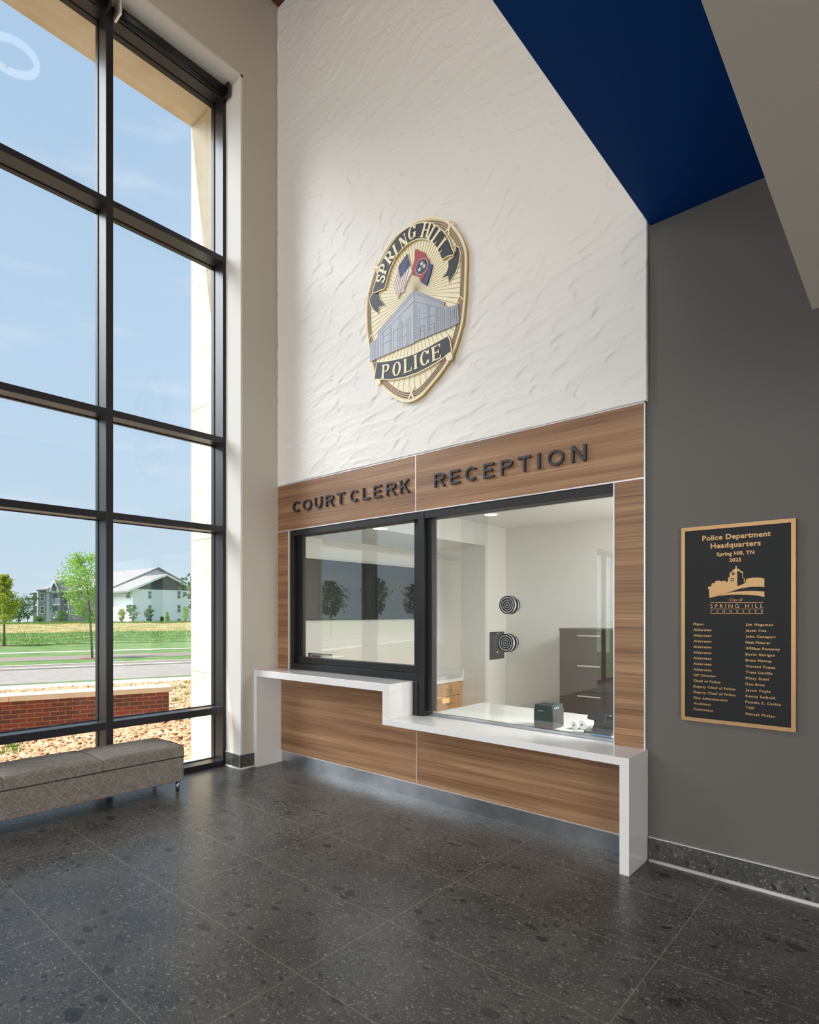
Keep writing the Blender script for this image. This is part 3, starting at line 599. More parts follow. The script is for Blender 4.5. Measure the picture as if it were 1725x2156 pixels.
bm = new_bm(); tube(bm, [(ph.x - .01, ph.y + .03, .775), (ph.x - .02, ph.y + .04, .88)], .014); obj('display_arm', bm, M['plastic'], t)
bm = new_bm(); tube(bm, [(ph.x + .03, ph.y + .09, .89), (ph.x + .09, ph.y + .085, .885), (ph.x + .14, ph.y + .08, .86), (ph.x + .17, ph.y + .075, .82)], .016, 12); cyl(bm, (ph.x + .03, ph.y + .09, .895), (ph.x + .03, ph.y + .09, .86), .028, n=18); cyl(bm, (ph.x + .17, ph.y + .075, .83), (ph.x + .15, ph.y + .07, .79), .026, n=18)
obj('handset', bm, M['plastic'], t)
bm = new_bm(); cv = [Vector((ph.x - .02 + i * .012, ph.y - .01 + .012 * math.sin(i * 1.3), .760)) for i in range(-14, 3)]; tube(bm, cv, .0028, 6)
tag(obj('cable', bm, M['rubber']), 'thin black cable lying on the desk in front of the phone', 'cable')
bm = new_bm(); box(bm, ph.x - .02, ph.x + .14, ph.y - .085, ph.y - .03, .757, .764, .002); tag(obj('blue_folder', bm, mat('blue_folder', (40, 110, 160), .4)), 'blue folder lying flat before the desk phone', 'folder')
# paper holder left of the reception glass, and orange wooden block
q_ = at(915, 1512, 'z', .756)
t = thing('paper_rack', 'white curved paper rack with pink top corner behind reception glass left edge', 'paper rack', (q_.x, 4.75, .756))
sx_ = at(906, 1500, 'y', 4.75).x; zt = at(906, 1437, 'y', 4.75).z
bm = new_bm(); pr = [((sx_ - .03, .757), (sx_ + .0, .757)), ((sx_ - .03, .80), (sx_ + .012, .80)), ((sx_ - .03, .88), (sx_ + .016, .88)), ((sx_ - .03, .94), (sx_ + .03, .94)), ((sx_ - .03, zt), (sx_ + .06, zt))]
bandsolid(bm, pr, 4.80, 4.74); obj('side', bm, M['paper'], t)
bx('edge', (sx_ - .0, sx_ + .06, 4.735, 4.745, zt - .006, zt + .004), mat('pink_plastic', (200, 40, 90), .5), t)
a = at(912, 1488, 'y', 4.8); b = at(931, 1471, 'y', 4.8)
tag(bx('wooden_block', (a.x, b.x + .02, 4.78, 4.9, .757, b.z), M['boxwood'], None, .003), 'small orange wooden block beside the white paper rack', 'wooden block')
# card holder in clerk window
a = at(647, 1396, 'y', 4.30); b = at(697, 1378, 'y', 4.30)
tag(bx('sill_shelf', (-5.36, -3.66, 4.2, 4.37, 1.0, 1.1), M['quartz']), 'white ledge inside the clerk window under the sash', 'shelf')
t = thing('card_holder', 'green card holder with white card in the clerk window corner', 'card holder', (a.x + .1, 4.3, 1.10))
bx('backing', (a.x, b.x, 4.312, 4.322, 1.10, b.z), mat('dark_green_plastic', (16, 84, 72), .4), t); 
bx('card', (a.x + .05, b.x - .005, 4.308, 4.312, 1.105, b.z - .012), M['paper'], t)
bm = new_bm(); poly(bm, [(a.x + .10, b.z - .02), (a.x + .24, b.z - .02), (a.x + .20, b.z - .05), (a.x + .12, b.z - .045)], 4.308, 4.3065, 0); obj('printed_mark', bm, M['red'], t)
bm = new_bm(); poly(bm, [(a.x + .08, b.z - .02), (a.x + .12, b.z - .02), (a.x + .12, b.z - .042), (a.x + .08, b.z - .042)], 4.308, 4.3063, 0); obj('printed_mark', bm, M['navy'], t)
# ---------------------------------------------------------------- plaque
PX0, PX1, PZ0, PZ1 = -1.192, -.556, .990, 2.248
t = thing('dedication_plaque', 'bronze framed black dedication plaque with raised names on the dark wall', 'plaque', (-.874, 4.12, PZ0))
bx('backing_plate', (PX0, PX1, 4.098, 4.12, PZ0, PZ1), M['gold'], t)
bx('face', (PX0 + .0235, PX1 - .0235, 4.0965, 4.1, PZ0 + .0235, PZ1 - .0235), M['plaque'], t)
fr = new_bm()
for d in ((PX0, PX0 + .0235, PZ0, PZ1), (PX1 - .0235, PX1, PZ0, PZ1), (PX0 + .0235, PX1 - .0235, PZ0, PZ0 + .0235), (PX0 + .0235, PX1 - .0235, PZ1 - .0235, PZ1)): box(fr, d[0], d[1], 4.092, 4.1, d[2], d[3], 0)
obj('border', fr, M['gold'], t)
PY = 4.0965
def zp(x, y): p = at(1400 + x / 4.3108, 1070 + y / 4.312, 'y', PY); return p.x, p.z
def ptext(s, xl, xr, yb, cap, grp, bold=.02):
    x0, z = zp(xl, yb); x1, _ = zp(xr, yb); text(s, x0, x1, z, cap, PY, .003, t, M['gold'], bold, grp, grp)
ptext('Police Department', 342, 965, 297, .0305, 'heading_lettering', .03); ptext('Headquarters', 418, 873, 366, .0305, 'heading_lettering', .03)
ptext('Spring Hill, TN', 473, 815, 434, .0215, 'heading_lettering', .03); ptext('2025', 587, 695, 487, .0215, 'heading_lettering', .03)
roles = ['Mayor'] + ['Alderman'] * 8 + ['CIP Director', 'Chief of Police', 'Deputy Chief of Police', 'Deputy Chief of Police', 'City Administrator', 'Architect', 'Contractor']
rr_ = [360] + [424] * 8 + [466, 506, 641, 641, 576, 418, 443]
for i, (s, r) in enumerate(zip(roles, rr_)): ptext(s, 262, r, 1061 + i * 51.3, .0142, 'title_list_lettering', .035)
names = ['Jim Hagaman', 'Jason Cox', 'John Canepari', 'Matt Fitterer', 'William Pomeroy', 'Kevin Gavigan', 'Brent Murray', 'Vincent Fuqua', 'Trent Linville', 'Missy Stahl', 'Don Brite', 'Jason Fogle', 'Kenny Seibold', 'Pamela S. Caskie', 'TMP', 'Hensel Phelps']
nr = [985, 927, 1005, 962, 1048, 1000, 973, 1003, 978, 947, 908, 961, 1003, 1056, 815, 1000]
for i, (s, r) in enumerate(zip(names, nr)): ptext(s, 735, r, 1066 + i * 53.9, .0142, 'name_list_lettering', .035)
def ze(x, y): p = at(1420 + x / 6.389, 1180 + y / 6.389, 'y', PY); return p.x, p.z
def etext(s, xl, xr, yb, cap, bold=0):
    x0, z = ze(xl, yb); x1, _ = ze(xr, yb); text(s, x0, x1, z, cap, PY, .003, t, M['gold'], bold, 'emblem_lettering', 'emblem_lettering')
etext('City of', 745, 920, 548, .0165); etext('SPRING HILL', 488, 1198, 640, .0235); etext('TENNESSEE', 488, 1195, 697, .012, .02)
bm = new_bm()
main = [(473, 505), (473, 392), (455, 380), (458, 358), (480, 348), (505, 345), (502, 322), (512, 308), (545, 305), (550, 285), (575, 275), (600, 268), (625, 280), (645, 282), (665, 272), (690, 275), (705, 292), (722, 288), (724, 262), (726, 238), (736, 228), (748, 222), (748, 168), (775, 152), (800, 120), (828, 106), (828, 90), (818, 84), (830, 80), (834, 68), (840, 80), (852, 84), (840, 92), (841, 106), (872, 116), (900, 142), (932, 158), (924, 172), (924, 222), (948, 238), (952, 300), (940, 305), (938, 240), (918, 226), (915, 172), (900, 160), (850, 135), (850, 345), (900, 330), (965, 302), (965, 258), (1000, 240), (1060, 232), (1120, 230), (1180, 235), (1215, 248), (1215, 358), (1150, 354), (1060, 354), (980, 362), (880, 382), (760, 420), (640, 455), (560, 480)]
poly(bm, [ze(*p) for p in main], PY, PY - .003)
low = [(600, 472), (700, 440), (820, 420), (950, 412), (1080, 410), (1215, 418), (1215, 492), (1120, 472), (1000, 462), (880, 460), (740, 462), (600, 478), (480, 507)]
poly(bm, [ze(*p) for p in low], PY, PY - .003)
for y in (566, 654, 713): bandsolid(bm, line2([ze(486, y), ze(1200, y)], .0024), PY, PY - .003)
obj('emblem', bm, M['gold'], t)
bm = new_bm()
for cx_, cy_, ro, ri in ((796, 178, .0085, .003), (785, 260, .0105, .006)):
    c = ze(cx_, cy_); ring(bm, (c[0], PY - .0032, c[1]), 'y', ri, ro, -.0006, .0, 20)
obj('emblem_clock', bm, M['plaque'], t)
# ---------------------------------------------------------------- police badge on the relief wall
BY = 4.052          # front plane of the base oval
def zb(x, y, yy=BY): p = at(740 + x / 4.7929, 430 + y / 4.7911, 'y', yy); return (p.x, p.z)
def smooth(pts, k=4, closed=True):
    n = len(pts); out = []
    for i in range(n if closed else n - 1):
        P_ = [Vector(pts[(i + j) % n]) if closed else Vector(pts[min(max(i + j, 0), n - 1)]) for j in (-1, 0, 1, 2)]
        for s in range(k):
            u = s / k; out.append(tuple(.5 * ((2 * P_[1]) + (-P_[0] + P_[2]) * u + (2 * P_[0] - 5 * P_[1] + 4 * P_[2] - P_[3]) * u * u + (-P_[0] + 3 * P_[1] - 3 * P_[2] + P_[3]) * u ** 3)))
    if not closed: out.append(tuple(pts[-1]))
    return out
t = thing('police_badge_sign', 'large oval gold police badge sign with flags and building on white wall', 'badge sign', (-3.46, 4.07, 3.59))
out = [(850, 130), (960, 155), (1055, 245), (1115, 340), (1155, 450), (1163, 560), (1158, 760), (1148, 960), (1122, 1190), (1075, 1370), (1035, 1480), (960, 1620), (870, 1745), (770, 1865), (690, 1945), (580, 1995), (480, 1975), (380, 1910), (300, 1830), (240, 1740), (205, 1600), (178, 1450), (158, 1300), (150, 1120), (157, 950), (180, 850), (222, 700), (285, 560), (375, 405), (460, 300), (560, 228), (660, 168), (760, 135)]
OUT = smooth([zb(*p) for p in out], 4)
cen = Vector(zb(650, 1060)); sc_out = lambda s: [tuple(cen + (Vector(p) - cen) * s) for p in OUT]
bm = new_bm(); poly(bm, OUT, 4.10, BY); obj('base_plate', bm, M['cream'], t)
bm = new_bm(); A, B = sc_out(1.003), sc_out(.99); bandsolid(bm, list(zip(A, B)), BY + .04, BY + .010, closed=True); obj('gold_rim', bm, M['goldedge'], t); bm = new_bm(); A, B = sc_out(1.004), sc_out(.980); bandsolid(bm, list(zip(A, B)), BY + .010, BY - .005, closed=True); obj('cream_rim', bm, M['cream'], t)
bm = new_bm(); A, B = sc_out(.972), sc_out(.892); bandsolid(bm, list(zip(A, B)), BY, BY - .003, closed=True); obj('cord_backing', bm, M['tanring'], t)
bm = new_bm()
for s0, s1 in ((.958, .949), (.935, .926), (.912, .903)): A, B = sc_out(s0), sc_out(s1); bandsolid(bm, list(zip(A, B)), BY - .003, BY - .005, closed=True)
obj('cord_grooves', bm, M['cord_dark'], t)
bm = new_bm(); rc = Vector(zb(640, 900)); inn = sc_out(.89); k = 0
from mathutils.geometry import intersect_line_line_2d
for i in range(76):
    a_ = 2 * PI * i / 76; d = Vector((math.cos(a_), math.sin(a_))); best = None
    for j in range(len(inn)):
        r_ = intersect_line_line_2d(rc, rc + d * 3, Vector(inn[j]), Vector(inn[(j + 1) % len(inn)]))
        if r_: best = r_
    if best: n_ = Vector((-d.y, d.x)); bandsolid(bm, [(rc + n_ * .0002, rc - n_ * .0002), (best + n_ * .0026, best - n_ * .0026)], BY, BY - .0012)
obj('sunburst_lines', bm, M['creamline'], t)
# crossed ties on the cord
for (cx_, cy_, s) in ((990, 245, 1), (262, 640, 1), (610, 1905, 1)):
    bm = new_bm(); c = Vector(zb(cx_, cy_)); d = (c - cen).normalized(); p_ = Vector((-d.y, d.x))
    for sg in (-1, 1): bandsolid(bm, line2([c + d * .055 + p_ * .035 * sg, c - d * .055 - p_ * .035 * sg], .016), BY, BY - .009 - .0006 * sg)
    obj('cord_tie', bm, M['cream'], t)
for (x_, y_) in ((1100, 940), (205, 1330)):
    bm = new_bm(); c = zb(x_, y_); bandsolid(bm, line2([(c[0] - .035, c[1] - .04), (c[0], c[1] + .01), (c[0] + .03, c[1] - .03)], .012), BY, BY - .009); obj('cord_tie', bm, M['cream'], t)
Y1 = BY - .012; Y2 = BY - .02
rib = [(232, 895), (262, 790), (298, 650), (350, 530), (420, 410), (500, 312), (600, 242), (700, 205), (790, 200), (870, 232), (940, 292), (990, 370), (1028, 465), (1042, 512), (985, 528), (932, 558), (908, 508), (878, 452), (845, 402), (805, 368), (720, 352), (640, 372), (545, 436), (462, 540), (402, 660), (368, 780), (345, 852), (300, 872)]
tr_ = [(1060, 428), (1092, 445), (1100, 510), (1088, 595), (1060, 680), (1025, 740), (990, 792), (984, 728), (920, 742), (962, 700), (985, 640), (984, 575), (1040, 535), (1058, 480)]
tl = [(186, 960), (225, 905), (285, 888), (292, 955), (340, 1018), (282, 1040), (276, 1102), (232, 1070), (200, 1015)]
def grown(pts, s):
    V = [Vector(p) for p in pts]; n = len(V); area_ = sum(V[i].x * V[(i + 1) % n].y - V[(i + 1) % n].x * V[i].y for i in range(n)); sg = 1 if area_ > 0 else -1; o = []
    for i in range(n):
        a_ = (V[i] - V[i - 1]).normalized(); b_ = (V[(i + 1) % n] - V[i]).normalized(); m_ = Vector((a_.y + b_.y, -(a_.x + b_.x))); m_ = m_.normalized() if m_.length > 1e-6 else Vector((a_.y, -a_.x)); o.append(V[i] + m_ * s * sg)
    return [tuple(v) for v in o]
def ribbon(pts, y0, y1, nm):
    P_ = smooth([zb(*p) for p in pts], 3) if nm != 'tail' else [zb(*p) for p in pts]
    bm = new_bm(); poly(bm, grown(P_, .009), y0, y1 + .001); o = obj(nm + '_border', bm, M['cream'], t)
    bm = new_bm(); poly(bm, grown(P_, .0095), y0, y1 + .006); obj(nm + '_edge', bm, M['goldedge'], t)
    bm = new_bm(); poly(bm, P_, y0, y1); return obj(nm, bm, M['ribbon'], t)
ribbon(tr_, BY, Y1 + .004, 'tail'); ribbon(tl, BY, Y1 + .004, 'tail'); ribbon(rib, BY, Y2, 'upper_ribbon')
low = [(275, 1605), (400, 1590), (520, 1564), (640, 1524), (760, 1468), (870, 1405), (985, 1342), (1006, 1385), (1020, 1490), (930, 1560), (800, 1640), (690, 1698), (560, 1744), (420, 1770), (250, 1766), (260, 1690)]
ribbon([], 0, 0, 'x') if False else None
P_ = [zb(*p) for p in low]; bm = new_bm(); poly(bm, grown(P_, .010), BY, Y2 + .001); obj('lower_ribbon_border', bm, M['cream'], t); bm = new_bm(); poly(bm, P_, BY, Y2); obj('lower_ribbon', bm, M['ribbon'], t)
for x_, y_, r_ in ((285, 1800, .030), (1000, 1545, .034)):
    bm = new_bm(); c = zb(x_, y_); cyl(bm, (c[0], BY, c[1]), (c[0], Y2 - .002, c[1]), r_, n=28); obj('ribbon_scroll', bm, M['cream'], t)
def along(word, cen_pts, h_, wf, nm):
    bm = new_bm(); C_ = [Vector(zb(*p)) for p in cen_pts]
    for i, ch in enumerate(word):
        a_ = C_[max(i - 1, 0)]; b_ = C_[min(i + 1, len(C_) - 1)]
        if nm == 'upper_lettering':
            if i == 0: a_ = C_[0]; 
        d = (b_ - a_).normalized(); n_ = Vector((-d.y, d.x)); w = wf[ch] * h_
        xf = lambda p, c=C_[i], d=d, n_=n_, w=w: tuple(c + d * (p[0] - w / 2) + n_ * (p[1] - h_ / 2))
        put_glyph(bm, ch, w, h_, h_ * .21, xf, Y2 + .001, Y2 - .004, h_ * .075, h_ * .06)
    obj(nm, bm, M['cream'], t)
wf = dict(S=.6, P=.68, R=.76, I=.4, N=.84, G=.78, H=.84, L=.64, O=.82, C=.74, E=.7)
along('SPRINGHILL', [(313, 762), (342, 664), (400, 548), (459, 474), (543, 386), (629, 297), (769, 273), (824, 296), (876, 342), (932, 428)], .119, wf, 'upper_lettering')
along('POLICE', [(360, 1692), (475, 1668), (585, 1632), (665, 1600), (758, 1560), (872, 1508)], .128, dict(wf, P=.78, O=.82, L=.78, I=.44, C=.84, E=.8), 'lower_lettering')
# building relief
bl = [(195, 1592), (195, 1412), (268, 1362), (275, 1282), (640, 866), (640, 1435 - 20), (500, 1462)]; br_ = [(640, 866), (950, 990), (944, 1032), (1000, 1042), (1086, 1008), (1096, 1200), (1000, 1250), (900, 1290), (700, 1372), (640, 1400)]
bm = new_bm(); poly(bm, [zb(195, 1592), zb(195, 1412), zb(268, 1362), zb(275, 1282), zb(640, 866), zb(640, 1405), zb(500, 1462)], BY, Y1, 0); poly(bm, [zb(*p) for p in br_], BY, Y1, 1)
obj('building_plate', bm, [M['silver'], M['silver2']], t)
bm = new_bm()
def ln(a_, b_, w=.0022): bandsolid(bm, line2([zb(*a_), zb(*b_)], w), Y1, Y1 - .001)
ln((275, 1300), (640, 885)); ln((300, 1300), (640, 915)); ln((300, 1330), (640, 985)); ln((640, 885), (948, 1003)); ln((640, 905), (948, 1018)); ln((640, 985), (940, 1060)); ln((640, 870), (640, 1395), .003)
for x_ in (205, 220, 236, 252, 270): ln((x_, 1410 - (x_ - 195) * .6), (x_, 1585 - (x_ - 195) * .38), .0018)
for x_, t_, b_ in ((283, 1300, 1550), (308, 1290, 1540), (330, 1290, 1530), (400, 1240, 1505), (416, 1222, 1500), (435, 1280, 1492), (475, 1240, 1475), (490, 1145, 1470), (508, 1130, 1462), (525, 1190, 1455), (572, 1160, 1440), (588, 1150, 1430), (610, 1140, 1422), (640, 1010, 1400), (662, 1000, 1392), (680, 1050, 1385), (700, 1050, 1375), (705, 1240, 1370), (745, 1225, 1350), (780, 1020, 1340), (797, 1020, 1335), (812, 1215, 1325), (845, 1205, 1310), (865, 1040, 1305), (885, 1040, 1300), (905, 1050, 1285), (925, 1060, 1280), (950, 1070, 1270), (985, 1060, 1255), (1010, 1060, 1240), (1025, 1090, 1180), (1050, 1060, 1160), (1070, 1040, 1200)): ln((x_, t_), (x_, b_), .002)
for a_, b_ in (((705, 1240), (745, 1228)), ((705, 1290), (745, 1275)), ((780, 1225), (845, 1205)), ((780, 1270), (845, 1250)), ((710, 1110), (760, 1100)), ((710, 1165), (860, 1120)), ((435, 1290), (475, 1262)), ((330, 1350), (400, 1300)), ((525, 1250), (572, 1215)), ((525, 1350), (572, 1320)), ((330, 1420), (400, 1380)), ((1025, 1090), (1050, 1075))): ln(a_, b_, .002)
for x_, t_, b_ in ((400, 1240, 1500), (492, 1145, 1465), (645, 1010, 1390), (783, 1020, 1335), (868, 1040, 1300)):
    y_ = t_ + 20
    while y_ < b_: ln((x_, y_ + 4), (x_ + 16, y_), .0015); y_ += 30
obj('building_engraving', bm, M['silverline'], t)
# flags
bm = new_bm(); us = [(572, 503), (606, 620), (622, 682), (588, 745), (546, 845), (542, 882), (500, 905), (482, 955), (455, 900), (425, 822), (458, 730), (488, 668), (488, 625)]; poly(bm, [zb(*p) for p in us], BY, Y1, 0)
poly(bm, [zb(*p) for p in ((572, 505), (606, 622), (505, 752), (482, 655), (488, 625))], Y1, Y1 - .0008, 1)
def sw(a_, b_): bandsolid(bm, line2([zb(*a_), zb(*b_)], .0055), Y1, Y1 - .0007, mi=2)
def onpath(P_, u):
    k_ = min(int(u * (len(P_) - 1)), len(P_) - 2); f_ = u * (len(P_) - 1) - k_; return tuple(P_[k_][q_] * (1 - f_) + P_[k_ + 1][q_] * f_ for q_ in (0, 1))
for i in range(7):
    u = (i + .35) / 6.8; st_ = onpath([(486, 668), (494, 705), (505, 752), (555, 690), (606, 628)], u); en_ = onpath([(425, 822), (452, 892), (480, 950), (512, 898), (546, 852)], u)
    sw(st_, en_)
for r_ in range(8):
    for c_ in range(4):
        x_, y_ = 560 - r_ * 7 + c_ * 9, 545 + r_ * 24 + c_ * 1
        if r_ and y_ < 720 - abs(x_ - 520): c = zb(x_ - 8, y_); box(bm, c[0] - .0016, c[0] + .0016, Y1 - .0014, Y1 - .0005, c[1] - .0016, c[1] + .0016, mi=0)
obj('national_flag', bm, [M['flagw'], M['navy'], M['red']], t)
bm = new_bm(); poly(bm, [zb(*p) for p in ((655, 453), (752, 498), (765, 538), (790, 556), (795, 600), (770, 680), (712, 792), (695, 770), (698, 738), (622, 714), (626, 640), (645, 560))], BY, Y1, 0)
poly(bm, [zb(*p) for p in ((790, 596), (826, 615), (812, 690), (768, 828), (718, 798), (768, 700))], BY, Y1 - .002, 1)
c = zb(718, 635)
def disc(rx, rz, y0, y1, mi): poly(bm, [(c[0] + rx * math.cos(2 * PI * i / 28), c[1] + rz * math.sin(2 * PI * i / 28)) for i in range(28)], y0, y1, mi)
disc(.070, .070, Y1, Y1 - .0008, 2); disc(.066, .066, Y1, Y1 - .0012, 3)
for x_, y_ in ((720, 605), (743, 630), (698, 665)):
    s_ = zb(x_, y_); poly(bm, [(s_[0] + (.026 if i % 2 == 0 else .0105) * math.sin(PI * i / 5), s_[1] + (.026 if i % 2 == 0 else .0105) * math.cos(PI * i / 5)) for i in range(10)], Y1 - .0012, Y1 - .002, 2)
obj('state_flag', bm, [M['red'], M['navy'], M['flagw'], mat('flag_dark_blue', (34, 44, 66), .5)], t)
# ---------------------------------------------------------------- big curtain wall (window_1)
w1 = thing('window_1', None, None, (XF, 1.8, 0), kind='structure')
ML = [(-.05, -.0), (1.155, 1.22), (2.330, 2.396), (3.573, 3.628)]
ZT_ = [(0, .057), (.578, .651), (2.590, 2.656), (3.575, 3.640), (5.588, 5.650), (7.43, 7.5)]
for y0, y1 in ML: bx('mullion', (XF - .18, XF, y0, y1, 0, 7.5), M['bronze'], w1, .003)
for z0, z1 in ZT_:
    for (a0, a1), (b0, b1) in zip(ML, ML[1:]): bx('transom', (XF - .18, XF - .001, a1, b0, z0, z1), M['bronze'], w1, .002)
for y0, y1 in ML: bx('outer_cap', (XF - .25, XF - .195, y0 - (.0 if y0 > 3 else 0), min(y1, 3.60), 0, 7.5), M['black'], w1)
for z0, z1 in ZT_: bx('outer_cap', (XF - .25, XF - .195, .0, 3.573, z0 + .004, z1 - .004), M['black'], w1)
for (a0, a1), (b0, b1) in zip(ML, ML[1:]):
    for (c0, c1), (d0, d1) in zip(ZT_, ZT_[1:]): bx('glass_pane', (XF - .193, XF - .183, a1 - .01, b0 + .01, c1 - .01, d0 + .01), M['glass'], w1)
    for (c0, c1), (d0, d1) in zip(ZT_, ZT_[1:]):
        bm = new_bm()
        for (ya, yb, za, zb_) in ((a1, a1 + .008, c1, d0), (b0 - .008, b0, c1, d0), (a1, b0, c1, c1 + .008), (a1, b0, d0 - .008, d0)): box(bm, XF - .183, XF - .172, ya, yb, za, zb_)
        obj('gasket', bm, M['rubber'], w1)
# roller shade cassettes at the head
for y0, y1, lb in ((2.40, 3.570, 'dark roller shade cassette under the window head, at its right end'), (1.225, 2.325, 'dark roller shade cassette under the window head, over the middle bay')):
    s = thing('roller_shade', lb, 'roller shade', (XF + .07, (y0 + y1) / 2, 7.40), group='roller shades at the window head')
    bm = new_bm(); cyl(bm, (XF + .075, y0 + .02, 7.425), (XF + .075, y1 - .02, 7.425), .042, n=24); obj('fabric_roll', bm, M['black'], s)
    bx('bracket', (XF + .005, XF + .14, y0, y0 + .02, 7.36, 7.497), M['alu'], s, .002); bx('bracket', (XF + .005, XF + .14, y1 - .02, y1, 7.36, 7.497), M['plastic'], s, .002)
    bx('hem_bar', (XF + .034, XF + .046, y0 + .03, y1 - .03, 7.345, 7.37), M['plastic'], s, .002)
# limestone surround outside
XO = -6.59
sur = thing('window_surround', None, None, (-6.3, 3.6, 0), kind='structure')
zz = [-.35, 1.0, 2.55, 4.1, 5.65, 7.5]
for z0, z1 in zip(zz, zz[1:]):
    bx('jamb_stone', (XO, -6.10, 3.60, 4.6, z0 + .003, z1 - .003), M['limestone'], sur); bx('jamb_stone', (XO, -6.10, -1.2, -.05, z0 + .003, z1 - .003), M['limestone'], sur)
bx('joint', (XO + .006, -6.10, 3.606, 4.55, -.35, 7.5), M['limedark'], sur); bx('lintel_stone', (XO, -6.10, -1.2, 4.6, 7.503, 8.6), M['limestone'], sur)
bx('sill_stone', (XO, -6.10, -.05, 3.6, -.35, -.05), M['limestone'], sur); bx('wall_backing', (-6.095, -5.93, 3.63, 7.9, -.3, 9), M['limedark'], sur); bx('wall_backing', (-6.12, -5.93, -4.4, -.05, -.3, 9), M['limedark'], sur)
bx('wall_backing', (-6.12, -5.93, -.05, 3.63, 7.5, 9), M['limedark'], sur)
# entrance glazing further back in the window wall, seen only mirrored in the counter glass
w4 = thing('window_4', None, None, (XF, -5.7, 0), kind='structure')
for d in ((XF - .1, XF, -6.9, -6.84, 0, 3.16), (XF - .1, XF, -5.72, -5.66, 0, 3.16), (XF - .1, XF, -4.56, -4.5, 0, 3.16), (XF - .1, XF, -6.9, -4.5, 3.10, 3.16), (XF - .1, XF, -6.9, -4.5, 0, .08)): bx('frame', d, M['bronze'], w4)
bx('glass_pane', (XF - .06, XF - .05, -6.84, -4.56, .08, 3.1), M['glass'], w4)
w5 = thing('window_5', None, None, (-2.2, -8.1, 0), kind='structure')  # unseen glazing added behind the camera to let in light
for x_ in (-5.4, -3.9, -2.35, -.8, .84): bx('frame', (x_, x_ + .06, -8.15, -8.02, 0, 5.3), M['bronze'], w5)
for z_ in (0, 2.6, 5.24): bx('frame', (-5.34, .9, -8.15, -8.02, z_, z_ + .06), M['bronze'], w5)
bx('glass_pane', (-5.34, .84, -8.09, -8.08, .06, 5.24), M['glass'], w5)
w6 = thing('window_6', None, None, (6.1, -3.4, 0), kind='structure')  # unseen glazing added to go with the side fill lamp
for y_ in (-5.5, -4.1, -2.75, -1.36): bx('frame', (6.05, 6.15, y_, y_ + .06, 0, 2.74), M['bronze'], w6)
for z_ in (0, 2.68): bx('frame', (6.05, 6.15, -5.44, -1.36, z_, z_ + .06), M['bronze'], w6)
bx('glass_pane', (6.09, 6.10, -5.44, -1.36, .06, 2.68), M['glass'], w6)
# housings for the added ceiling fill lamps, out of view
for i, (x_, y_) in enumerate(((-2.9, -1.2), (-2.9, -4.8))):
    s = thing('ceiling_light', ['long rectangular light hung under the wood ceiling, nearer the reception wall', 'long rectangular light hung under the wood ceiling, nearer the entrance'][i], 'ceiling light', (x_, y_, 8.45))
    bm = new_bm()
    for d in ((-1.26, -1.21, -.66, .66), (1.21, 1.26, -.66, .66), (-1.26, 1.26, -.66, -.61), (-1.26, 1.26, .61, .66)): box(bm, x_ + d[0], x_ + d[1], y_ + d[2], y_ + d[3], 8.40, 8.52)
    box(bm, x_ - 1.26, x_ + 1.26, y_ - .66, y_ + .66, 8.50, 8.53); obj('housing', bm, M['white'], s)
    for dx in (-1, 1): bm = new_bm(); cyl(bm, (x_ + dx, y_, 8.53), (x_ + dx, y_, 8.63), .008, n=8); obj('hanger', bm, M['alu'], s)
s = thing('ring_pendant', 'small glowing ring pendant hung near the window head', 'pendant light', (-4.0, 2.16, 8.24))
bm = new_bm(); ring(bm, (-4.0, 2.16, 8.24), 'z', .22, .275, -.03, .03); obj('ring_diffuser', bm, M['lamp'], s)
bm = new_bm(); cyl(bm, (-4.0, 2.16, 8.24), (-4.0, 2.16, 8.63), .006, n=8); box(bm, -4.27, -3.73, 2.15, 2.17, 8.235, 8.245); obj('stem', bm, M['black'], s)
# ---------------------------------------------------------------- bench
bn = thing('upholstered_bench', 'long taupe bench in diagonal line fabric with steel legs below the window', 'bench', (-5.53, 1.7, 0))
BX0, BX1 = -5.815, -5.247
bm = new_bm(); box(bm, BX0, BX1, .60, 2.795, .112, .340, .012, 3); obj('base', bm, M['fabric'], bn)
for y0, y1 in ((2.068, 2.790), (1.347, 2.064), (.62, 1.343)):
    bm = new_bm(); nx, ny = 12, 14; Vg = []
    # crowned cushion: grid top over straight sides
    def zt_(u, v): 
        e1 = min(u, 1 - u) * (BX1 - BX0); e2 = min(v, 1 - v) * (y1 - y0); r_ = .035
        f_ = lambda e: math.sqrt(max(0, 1 - (1 - min(e / r_, 1)) ** 2)); return .425 + .022 * f_(e1) * f_(e2) + .016 * math.sin(PI * u) * math.sin(PI * v) ** .6
    us_ = [0, .008, .02, .04, .065, .15, .3, .5, .7, .85, .935, .96, .98, .992, 1]
    for u in us_: Vg.append([bm.verts.new((BX0 + .004 + (BX1 - BX0 - .008) * u, y0 + (y1 - y0) * v, zt_(u, v))) for v in us_])
    n_ = len(us_)
    for i in range(n_ - 1):
        for j in range(n_ - 1): bm.faces.new((Vg[i][j], Vg[i + 1][j], Vg[i + 1][j + 1], Vg[i][j + 1])).smooth = True
    bd = [Vg[i][0] for i in range(n_)] + [Vg[-1][j] for j in range(1, n_)] + [Vg[i][-1] for i in range(n_ - 2, -1, -1)] + [Vg[0][j] for j in range(n_ - 2, 0, -1)]
    lo = [bm.verts.new((v.co.x, v.co.y, .342)) for v in bd]
    for i in range(len(bd)): bm.faces.new((bd[i], bd[(i + 1) % len(bd)], lo[(i + 1) % len(bd)], lo[i]))
    bm.faces.new(lo); cu = obj('seat_cushion', bm, M['fabric'], bn)
